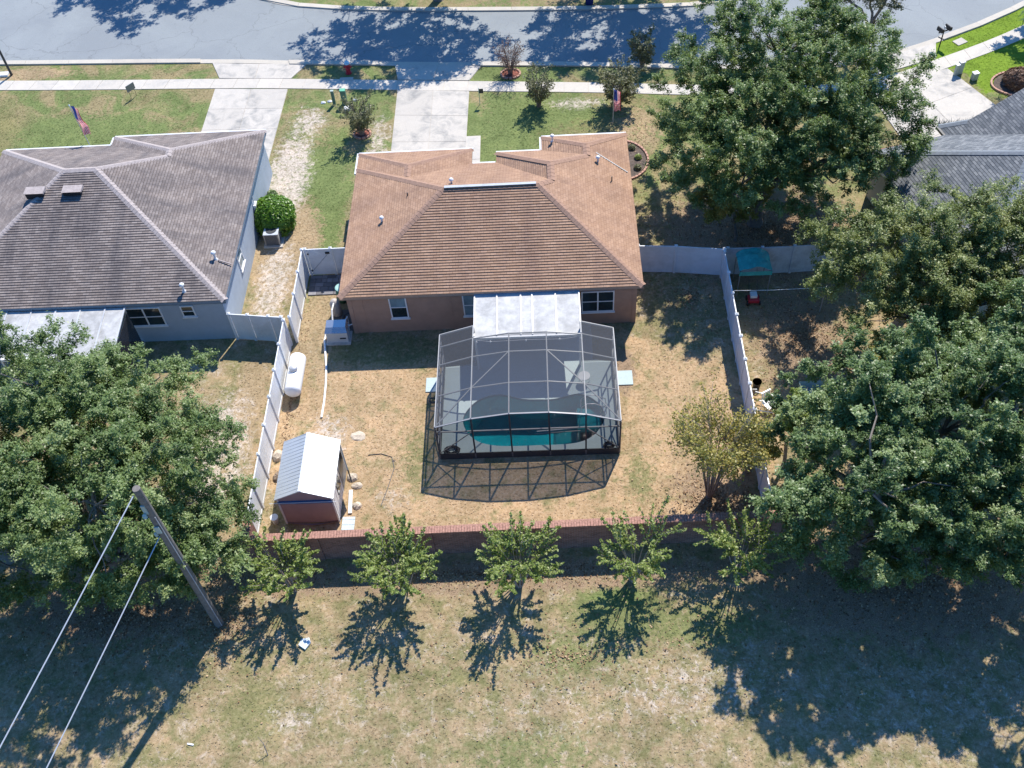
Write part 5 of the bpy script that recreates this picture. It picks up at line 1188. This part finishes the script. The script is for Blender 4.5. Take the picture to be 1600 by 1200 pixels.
def oak(label, base, lobes, nleaf, seed, mat='oak_leaf', lsize=.125, group='oak trees around the yards', cl_r=.62, cat='tree', name='oak_tree', dens=1.0, trunk_r=.28, bmat=None, dead=0.03):
    """lobes: list of (cx, cy, cz, rx, ry, rz) masses that together make the crown"""
    rng = np.random.default_rng(seed); t = thing(name, (base[0], base[1], 0), label, cat, group); bmat = bmat or bark
    vol = np.array([l[3] * l[4] + l[3] * l[5] for l in lobes]); vol = vol / vol.sum()
    cents, cn_, cr_ = [], [], []
    for l, w_ in zip(lobes, vol):
        c0 = np.array(l[:3]); rr_ = np.array(l[3:])
        area = (l[3] * l[4] * 3.0 + (l[3] + l[4]) * l[5] * 2.4); k = int(area / (cl_r ** 2 * 2.0) * dens * 1.0)
        ph = rng.uniform(0, 6.28, 4)
        for _ in range(k):
            d = rng.normal(size=3); d[2] = d[2] * .9 + .25; d /= np.linalg.norm(d)
            th = math.atan2(d[1], d[0]); lump = 1 + .14 * math.sin(3 * th + ph[0]) + .12 * math.sin(5 * th + ph[1]) + .07 * math.sin(7 * d[2] * 2 + ph[2])
            q = rng.uniform(.68, 1.05) if rng.random() < .88 else rng.uniform(.35, .68)
            if d[2] < -.25 and rng.random() < .6: continue
            p = c0 + d * rr_ * q * lump
            if p[2] < 1.0: p[2] = rng.uniform(1.0, 2.0)
            cents.append(p); cn_.append(d); cr_.append(cl_r * rng.uniform(.5, 1.2))
    cents, cn_, cr_ = np.array(cents), np.array(cn_), np.array(cr_); K = len(cents)
    wts = cr_ ** 2; per = np.maximum(6, (wts / wts.sum() * nleaf * LEAFK).astype(int)); idx = np.repeat(np.arange(K), per); n = len(idx)
    # twigs: leaves gathered along short sprigs inside each cluster, so that outlines stay feathery
    ns = 10; sd_ = rng.normal(size=(K, ns, 3)); sd_ += cn_[:, None, :] * .55; sd_[:, :, 2] += .25; sd_ /= np.linalg.norm(sd_, axis=2, keepdims=True)
    sl_ = rng.uniform(.7, 1.45, size=(K, ns)); si = rng.integers(0, ns, n)
    tt = np.sqrt(rng.random(n)) ; dirs = sd_[idx, si]
    C_ = cents[idx] + dirs * (tt * sl_[idx, si] * cr_[idx])[:, None] * np.array([1, 1, .75]) + rng.normal(size=(n, 3)) * (cr_[idx] * .13)[:, None]
    Nn = dirs * .25 + rng.normal(size=(n, 3)) * .55 + np.array([.12, .25, 1.0])
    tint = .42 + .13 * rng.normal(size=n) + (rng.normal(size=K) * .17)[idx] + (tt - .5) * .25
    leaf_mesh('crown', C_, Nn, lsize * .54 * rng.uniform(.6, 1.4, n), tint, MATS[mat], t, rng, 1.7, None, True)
    tr = MB(); zb = min(l[2] - l[5] * .2 for l in lobes); top = (base[0] + rng.normal() * .2, base[1] + rng.normal() * .2, max(1.6, zb * .55))
    tr.tube([(base[0], base[1], -.05), (base[0], base[1], .4), top], [trunk_r * 1.35, trunk_r, trunk_r * .85], 12)
    sel = rng.choice(K, size=min(K, 36), replace=False); hubs = []
    for l in lobes:
        hub = np.array([l[0], l[1], l[2] - l[5] * .25]); hubs.append(hub); pts = branch_pts(top, hub, rng, .06); tr.tube(pts, list(np.linspace(trunk_r * .6, trunk_r * .3, len(pts))), 8)
    tr.build('trunk', bmat, t, smooth=True)
    br = MB()
    for i in sel:
        hub = min(hubs, key=lambda h: np.linalg.norm(h - cents[i])); pts = branch_pts(hub, cents[i], rng, .08, 5, .2)
        br.tube(pts, list(np.linspace(trunk_r * .17, .012, len(pts))), 5)
    for i in rng.choice(K, size=min(K, 30), replace=False):
        a = cents[i]; b = a + cn_[i] * cr_[i] * .9 + rng.normal(size=3) * .2; br.tube(branch_pts(a - cn_[i] * .5, b, rng, 0, 3, .15), [.02, .016, .012, .006], 4)
    bo = br.build('branches', bmat, t); bo['kind'] = 'stuff'
    return t
# large oak right of the main house
oak('large dense oak filling the gap between the main house and the slate roofed house', (11.0, 41.3), [(11.3, 42.2, 5.6, 4.7, 4.6, 3.6), (14.6, 44.3, 6.2, 4.0, 4.4, 3.6), (8.6, 44.6, 5.4, 3.4, 3.4, 3.0), (12.2, 46.4, 7.6, 4.6, 3.6, 3.0), (15.8, 41.4, 5.0, 2.7, 3.2, 2.6), (9.6, 39.9, 4.2, 3.3, 2.4, 2.3), (13.2, 40.2, 4.6, 3.0, 2.6, 2.4)], 190000, 1, 'oak_leaf', .125, dens=.92, trunk_r=.34)
# left oak
oak('broad oak at the left edge behind the utility pole', (-18.3, 21.2), [(-17.3, 23.2, 4.6, 4.2, 4.2, 3.2), (-20.6, 24.8, 5.2, 3.8, 4.2, 3.2), (-15.2, 22.6, 3.8, 2.6, 3.4, 2.4), (-17.6, 20.6, 3.9, 3.9, 2.5, 2.3), (-17.8, 26.6, 4.6, 3.9, 2.6, 2.4), (-14.9, 20.3, 2.9, 2.0, 1.6, 1.5), (-17.4, 20.8, 6.6, 3.6, 2.8, 2.2)], 135000, 2, 'oak_leaf', .12, dens=.8, trunk_r=.32)
oak('oak crown cut by the left edge of the picture', (-23.8, 22.2), [(-23.6, 23.6, 4.8, 3.6, 4.4, 3.2), (-22.2, 27.4, 4.6, 3.2, 2.9, 2.5), (-22.6, 20.0, 3.7, 3.2, 2.2, 2.1), (-26.5, 25, 5, 3, 4, 3), (-23.0, 20.6, 6.8, 3.8, 2.8, 2.2)], 80000, 3, 'dark_oak_leaf', .125, trunk_r=.3)
# oaks on the right
oak('light green oak in front of the slate roofed house', (16.3, 33.0), [(16.0, 32.8, 5.2, 3.6, 3.0, 2.6), (14.0, 33.0, 4.6, 2.5, 2.9, 2.3), (17.6, 30.6, 4.6, 2.4, 1.8, 2.0), (18.4, 33.6, 5.6, 3.0, 2.8, 2.5), (15.8, 30.9, 4.0, 2.7, 1.7, 2.0)], 80000, 4, 'light_oak_leaf', .115, trunk_r=.26)
oak('oak at the right edge beside the cream wall', (20.8, 31.6), [(20.4, 32.2, 5.2, 2.7, 2.6, 2.3), (22.2, 33.0, 5.6, 2.6, 3.0, 2.5)], 36000, 5, 'light_oak_leaf', .12, trunk_r=.24)
oak('biggest dark oak in the lower right corner', (13.2, 21.2), [(12.6, 22.0, 5.4, 3.9, 3.6, 3.5), (10.6, 23.0, 4.4, 2.6, 2.9, 2.9), (14.8, 23.4, 6.0, 3.7, 3.6, 3.2), (11.2, 19.6, 4.2, 3.0, 2.2, 2.6), (14.4, 19.6, 4.8, 3.4, 2.4, 2.7), (12.6, 25.2, 5.2, 2.9, 2.1, 2.4), (11.0, 20.0, 7.0, 2.0, 1.9, 1.4)], 150000, 6, 'dark_oak_leaf', .125, dens=.62, trunk_r=.36)
oak('dark oak at the right edge below the middle of the picture', (18.2, 23.2), [(17.8, 23.2, 5.6, 3.6, 3.8, 3.2), (19.6, 26.6, 5.2, 3.4, 2.9, 2.8), (16.8, 27.0, 4.6, 2.6, 2.1, 2.2), (17.6, 19.9, 4.6, 3.2, 2.4, 2.6), (21, 22.0, 5.5, 3.2, 4, 3)], 110000, 7, 'dark_oak_leaf', .125, dens=.6, trunk_r=.32)
oak('small light oak between the fence and the big dark oak', (9.9, 25.6), [(10.2, 25.6, 2.6, 1.3, 1.2, 1.5)], 6500, 8, 'myrtle_leaf', .12, cl_r=.45, trunk_r=.09, group=None, name='young_tree')
oak('dark oak out at the lower right whose crown shades the field corner', (19.5, 18.0), [(19.6, 18.6, 6.4, 3.2, 2.2, 2.4)], 22000, 20, 'dark_oak_leaf', .13, dens=.5, trunk_r=.3)
# trees over the road
for i, (bx_, by_, lb, rx_) in enumerate(((-7.0, 65.2, 'oak across the road casting the wide left shadow on the asphalt', 5.2), (7.2, 65.1, 'oak across the road casting shade by the navy bin', 4.8), (-24.8, 74.2, 'oak across the road at the upper left casting a small shadow', 4.6))):
    oak(lb, (bx_, by_), [(bx_, by_, 7.3, rx_, 4.6, 2.5), (bx_ - 3.6, by_ + .2, 7.1, 3.2, 3.4, 2.0), (bx_ + 3.2, by_ - .2, 7.2, 3.0, 3.6, 2.0)], 30000, 30 + i, 'oak_leaf', .17, cl_r=.72, trunk_r=.3)
oak('yellowish green tree by the road behind the large oak', (19.6, 55.0), [(19.4, 55.6, 4.6, 2.2, 2.0, 2.6), (17.6, 56.2, 5.0, 2.0, 1.8, 2.4), (21, 57.4, 5.4, 1.5, 1.5, 2.1)], 26000, 9, 'olive_leaf', .12, cl_r=.5, trunk_r=.18)
oak('understory oak beneath the large oak by the grey fence', (9.8, 40.0), [(9.6, 40.2, 2.6, 1.9, 1.2, 1.4)], 9000, 10, 'yellow_leaf', .11, cl_r=.42, trunk_r=.08, name='young_tree', group=None)
oak('small tree at the left edge above the grey roofed house', (-35.6, 52.4), [(-35.8, 52.6, 1.7, 1.0, 1.4, 1.3)], 5000, 12, 'dark_oak_leaf', .14, cl_r=.4, trunk_r=.08, name='young_tree', group=None)
oak('dark tree in the upper right corner above the bright lawn', (31.2, 58.8), [(31.4, 59.0, 3.3, 1.7, 1.4, 1.6)], 9000, 13, 'dark_oak_leaf', .14, cl_r=.45, trunk_r=.12, name='young_tree', group=None)
oak('fine leaved tree at the right lower lawn beyond the fence', (15.6, 29.4), [(15.2, 28.9, 3.0, 1.6, 1.0, 1.3)], 8000, 14, 'yellow_leaf', .12, cl_r=.45, trunk_r=.1, name='young_tree', group=None)

def vase(label, x, y, H_, rad, nleaf, seed, mat, lsize, stems=9, group=None, name='shrub', bmat=None, sparse=1.0, zlo=.35, cat='shrub', spray=26, tip=.1):
    """multi stemmed shrub: stems fan out from one foot, each ending in straight leafy shoots"""
    rng = np.random.default_rng(seed); t = thing(name, (x, y, 0), label, cat, group); st_ = MB(); ends = []
    per = max(2, spray // stems)
    for k in range(stems):
        a = 2 * math.pi * (k + rng.uniform(-.35, .35)) / stems; r_ = rad * (.18 + .62 * rng.random() ** .7) * (1 if k % 3 else .5)
        top = np.array([x + r_ * math.cos(a), y + r_ * math.sin(a), H_ * rng.uniform(.62, .84)]); foot = np.array([x + .10 * math.cos(a), y + .10 * math.sin(a), -.03])
        mid_ = foot * .5 + top * .5 + np.array([-.12 * r_ * math.cos(a), -.12 * r_ * math.sin(a), .08 * H_])
        st_.tube([tuple(foot), tuple(mid_), tuple(top)], [.032, .022, .010], 6)
        for q in range(per):
            s = rng.uniform(.25, 1.0); base_ = mid_ * (1 - s) + top * s
            if zlo <= .25: s = rng.uniform(.22, 1.0); base_ = foot * (1 - s) + top * s
            b_ = a + rng.normal() * .75; ln = rad * rng.uniform(.28, .55); up = rng.uniform(.1, .9) * rad * .55
            e_ = base_ + np.array([math.cos(b_) * ln, math.sin(b_) * ln, up]); e_[2] = max(e_[2], H_ * zlo)
            st_.tube([tuple(base_), tuple((base_ + e_) / 2 + np.array([0, 0, .05])), tuple(e_)], [.010, .008, .004], 4); ends.append((base_, e_))
    st_.build('stems', bmat or pale_bark, t)
    if nleaf:
        A_ = np.array([q[0] for q in ends]); B_ = np.array([q[1] for q in ends]); i_ = rng.integers(0, len(ends), nleaf); u = rng.random(nleaf) ** .75 * 1.05
        w_ = tip * (1.15 - .7 * u)[:, None]
        C_ = A_[i_] * (1 - u[:, None]) + B_[i_] * u[:, None] + rng.normal(size=(nleaf, 3)) * w_
        Nn = rng.normal(size=(nleaf, 3)) * .7 + np.array([0, 0, .9]); tint = .42 + .16 * rng.normal(size=nleaf) + (rng.normal(size=len(ends)) * .1)[i_] + .15 * u
        leaf_mesh('foliage', C_, Nn, lsize * rng.uniform(.6, 1.4, nleaf), tint, MATS[mat], t, rng, 1.9)
    return t
GM = 'crape myrtles in a row outside the brick wall'
for i, (x, y, lb) in enumerate(((-11.1, 20.25, 'crape myrtle at the left end of the row in front of the shed'), (-6.45, 20.2, 'crape myrtle second from the left along the brick wall'), (-1.75, 20.15, 'middle crape myrtle straight below the pool cage'), (2.9, 20.25, 'crape myrtle below the right corner of the pool cage'), (7.2, 20.5, 'crape myrtle at the right end of the row touching the dark oak'))):
    vase(lb, x, y, (3.3, 3.5, 3.6, 3.5, 3.2)[i], (1.7, 1.9, 1.85, 1.8, 1.9)[i], (5200, 6400, 6000, 3600, 4600)[i], 50 + i, 'myrtle_leaf', .068, (17, 20, 18, 14, 16)[i], GM, 'crape_myrtle', None, zlo=.3, cat='crape myrtle', spray=(90, 110, 105, 75, 85)[i], tip=.06)
vase('yellowing multi stemmed tree inside the right corner of the yard', 6.5, 24.2, 6.0, 2.1, 8500, 61, 'yellow_leaf', .062, 26, None, 'ornamental_tree', pale_bark, zlo=.3, cat='tree', spray=260, tip=.16)
vase('green yellow shrub growing over the right fence', 8.3, 25.4, 3.0, 1.2, 4500, 62, 'yellow_leaf', .07, 12, None, 'shrub', pale_bark, cat='shrub', spray=90, tip=.13)
GS = 'shrubs in the front lawn'
vase('olive upright shrub in a brick ring left of the middle driveway', -10.99, 50.5, 2.7, 1.15, 4200, 63, 'olive_leaf', .06, 16, GS, zlo=.25, spray=130, bmat=bark)
vase('leafless purple brown shrub in a brick ring by the road', -2.06, 55.95, 2.5, 1.2, 900, 64, 'russet_leaf', .05, 16, GS, zlo=.25, spray=220, bmat=plain('purple_twig', (.20, .15, .14), .9))
vase('olive shrub crossing the sidewalk right of the bare shrub', -.35, 52.5, 2.8, 1.15, 3200, 65, 'olive_leaf', .058, 15, GS, zlo=.25, spray=120, bmat=bark)
vase('pale green shrub just behind the small flag', 4.5, 52.2, 2.9, 1.5, 6500, 66, 'olive_leaf', .065, 16, GS, zlo=.2, spray=170)
vase('dark russet shrub at the kerb under the oak edge', 6.2, 56.0, 2.6, 1.0, 3400, 67, 'olive_leaf', .065, 12, GS, zlo=.2, spray=110)
vase('sparse shrub growing by the cabinet below the grey stucco wall', -21, 30.5, 1.2, .5, 500, 68, 'olive_leaf', .08, 6, None, spray=30)
# clipped round bush
def ball_bush(label, x, y, r, h, n, mat, seed, group=None, ls=.085, name='round_bush', cat='bush'):
    rng = np.random.default_rng(seed); t = thing(name, (x, y, 0), label, cat, group)
    d = rng.normal(size=(n, 3)); d[:, 2] = np.abs(d[:, 2]) * .9 + .02 * rng.normal(size=n); d /= np.linalg.norm(d, axis=1, keepdims=True)
    K = 90; cd = rng.normal(size=(K, 3)); cd[:, 2] = np.abs(cd[:, 2]); cd /= np.linalg.norm(cd, axis=1, keepdims=True); dot = (d @ cd.T).max(axis=1); lump = 1 - .22 * (1 - np.clip((dot - .9) / .1, 0, 1))
    q = rng.uniform(.82, 1.0, n) * lump; C_ = np.array([x, y, h * .32]) + d * q[:, None] * np.array([r, r, h * .68]); low = rng.random(n) < .2; C_[low, 2] = rng.uniform(.08, h * .4, low.sum())
    leaf_mesh('foliage', C_, d + rng.normal(size=(n, 3)) * .45 + np.array([0, 0, .3]), ls * rng.uniform(.6, 1.3, n), .35 + .18 * rng.normal(size=n) + (lump - .85) * 1.6, MATS[mat], t, rng)
    MB().lathe((x, y, 0), [(r * .7, .1), (r * .78, h * .35), (r * .6, h * .75), (.02, h * .85)], 14).build('inner_twigs', plain('twig_dark', (.05, .06, .03), .95), t, smooth=True)
    return t
ball_bush('round bright green clipped bush beside the grey stucco wall', -15.05, 42.75, 1.28, 1.9, 12000, 'bush_leaf', 70)
ball_bush('tiny dark potted shrub at the grey house corner', -15.6, 45.0, .35, .6, 900, 'dark_oak_leaf', 71, None, .07)
ball_bush('dark red leaved bush in the upper right bed', 28.2, 52.4, .95, 1.0, 3500, 'russet_leaf', 72, None, .09)
ball_bush('small plant at the top of the half round bed', 4.95, 48.0, .22, .3, 300, 'olive_leaf', 73, 'small plants in the half round bed', .07, 'bedding_plant', 'plant')
ball_bush('pale small plant in the middle of the half round bed', 5.25, 47.1, .2, .3, 300, 'myrtle_leaf', 74, 'small plants in the half round bed', .07, 'bedding_plant', 'plant')
ball_bush('dark small plant at the bottom of the half round bed', 5.15, 46.2, .22, .3, 300, 'olive_leaf', 75, 'small plants in the half round bed', .07, 'bedding_plant', 'plant')
# palm at the right edge
PT = thing('palm_tree', (29.0, 52.6, 0), 'palm trunk rising at the right edge above the red bush', 'palm tree')
MB().tube([(29.0, 52.6, 0), (29.1, 52.7, 2.2), (29.2, 52.7, 4.4)], [.17, .14, .12], 10).build('trunk', pale_bark, PT)
for k in range(14):
    a = k * 2 * math.pi / 14; fr_ = MB(); P_ = [(29.2 + q * 1.9 * math.cos(a), 52.7 + q * 1.9 * math.sin(a), 4.45 + .7 * math.sin(q * 2.2) - q * q * .9) for q in (0, .25, .5, .75, 1)]
    for p, q in zip(P_, P_[1:]):
        p, q = Vector(p), Vector(q); s_ = (q - p).cross(Vector((0, 0, 1))).normalized()
        for u in range(5):
            c_ = p.lerp(q, u / 5)
            for sg_ in (-1, 1): fr_.add([c_, c_ + (q - p) * .18, c_ + s_ * sg_ * .38 + (q - p) * .5 + Vector((0, 0, -.12))], [(0, 1, 2)])
    fr_.build('frond', plain('palm_green', (.06, .12, .03), .5), PT)
# striped shadow object on the right driveway: an edging of clipped grass
og = np.random.default_rng(80)
GR = thing('ornamental_grass', (25.0, 49.7, 0), 'low row of spiky pale grass along the right driveway by the slate roof', 'grass plant')
mb = MB()
for k in range(150):
    u = k / 150; x_, y_ = 22.6 + 4.0 * u, 48.9 + .9 * u - .5 * math.sin(math.pi * u) + og.normal() * .05; h_ = og.uniform(.3, .6); a = og.uniform(0, 6.28)
    mb.add([(x_ - .03, y_, 0.05), (x_ + .03, y_, 0.05), (x_ + .15 * math.cos(a), y_ + .15 * math.sin(a), h_)], [(0, 1, 2)])
mb.build('blades', plain('silver_grass', (.30, .33, .34), .7), GR)
bd = ring('planting_bed', 28.6, 52.4, 1.9, 1.3, 0, 2 * math.pi, 'dark mulch bed around the palm at the right edge', soil, cat='planting bed')
rb = MB().prism([(19.2, 45.6), (21.0, 46.4), (20.8, 47.4), (18.6, 46.9), (17.6, 45.6)], 0, .05).build('planting_bed', red_mulch, None, (19.5, 46, 0)); setp(rb, 'red mulch bed at the corner of the slate roofed house', 'planting bed')

# grass tufts and leaf litter
rng = np.random.default_rng(99)
def blocked(x, y):
    b = (x > -9.95) & (x < 4.1) & (y > 34.4) & (y < 45.5)
    b |= (x > -31) & (x < -15.9) & (y > 31.3) & (y < 47.4)
    b |= (x > -5.4) & (x < 2.95) & (y > 26.5) & (y < 34.6)
    b |= (x > -21.3) & (x < -16.2) & (y > 47) ; b |= (x > -9.3) & (x < -3.8) & (y > 43)
    b |= (x > -11.9) & (x < -9.4) & (y > 23.3) & (y < 26.4); b |= (x > -12.7) & (x < -10.1) & (y > 37.1) & (y < 38.8)
    b |= (x > -6.2) & (x < 3.75) & (y > 30.45) & (y < 31.4)
    kx = np.array([p[0] for p in near]); ky = np.array([p[1] for p in near]); b |= y > np.interp(x, kx, ky) - .45
    wx = np.array([p[0] for p in walk_line]); wyy = np.array([p[1] for p in walk_line]); w_ = np.interp(x, wx, wyy); b |= (y < w_ + .05) & (y > w_ - 1.12)
    b |= (x > 16) & (y > 40) & (x < 25) | (x > 19.0) & (x < 28.5) & (y > 44) & (y < 55) & (x < 28 - (y - 47) * .45)
    return b
nt_ = 160000
x = rng.uniform(-38, 34, nt_); y = rng.uniform(11, 60, nt_); k = ~blocked(x, y); x, y = x[k], y[k]; n_ = len(x)
h = rng.uniform(.01, .035, n_); C_ = np.stack([x, y, h * .6], 1)
Nn = rng.normal(size=(n_, 3)) * .16 + np.array([0, 0, 1.0])
gr = leaf_mesh('grass', C_, Nn, rng.uniform(.03, .07, n_), rng.random(n_), MATS['lawn'], None, rng, 2.2, None, True)
setp(gr, 'short tufted grass over the lawns and the back field', 'grass', kind='stuff')
def scatter(cx, cy, rx, ry, n):
    a = rng.uniform(0, 6.28, n); q = np.abs(rng.normal(size=n)) * .6; return cx + rx * q * np.cos(a), cy + ry * q * np.sin(a)
X_, Y_ = [], []
for cx, cy, rx, ry, n in ((6.8, 23.8, 2.3, 1.6, 1500), (12, 40.5, 6, 4, 5000), (12, 33, 3.5, 5, 2500), (14, 20, 8, 3.5, 5000), (-18, 19.5, 5, 2.5, 4000), (-3, 20.7, 12, .7, 1800), (0, 17, 14, 4, 900), (5, 48, 2, 3, 500), (8, 62.9, 10, .8, 700), (-14, 18.8, 2, 2, 900), (7, 36, 2, 5, 700), (-12.6, 30, .4, 7, 300)):
    a, b = scatter(cx, cy, rx, ry, n); X_.append(a); Y_.append(b)
X_ = np.concatenate(X_); Y_ = np.concatenate(Y_); k = ~blocked(X_, Y_); X_, Y_ = X_[k], Y_[k]; n_ = len(X_)
lt = leaf_mesh('leaf_litter', np.stack([X_, Y_, rng.uniform(.01, .05, n_)], 1), rng.normal(size=(n_, 3)) * .35 + np.array([0, 0, 1]), rng.uniform(.04, .09, n_), rng.random(n_), MATS['dry_leaf'], None, rng, 1.3)
setp(lt, 'fallen dry brown leaves scattered under the trees and along the wall', 'leaves', kind='stuff')
for o in bpy.data.objects:
    if o.type == 'EMPTY' and 'group' in o and o['group'] is None: del o['group']
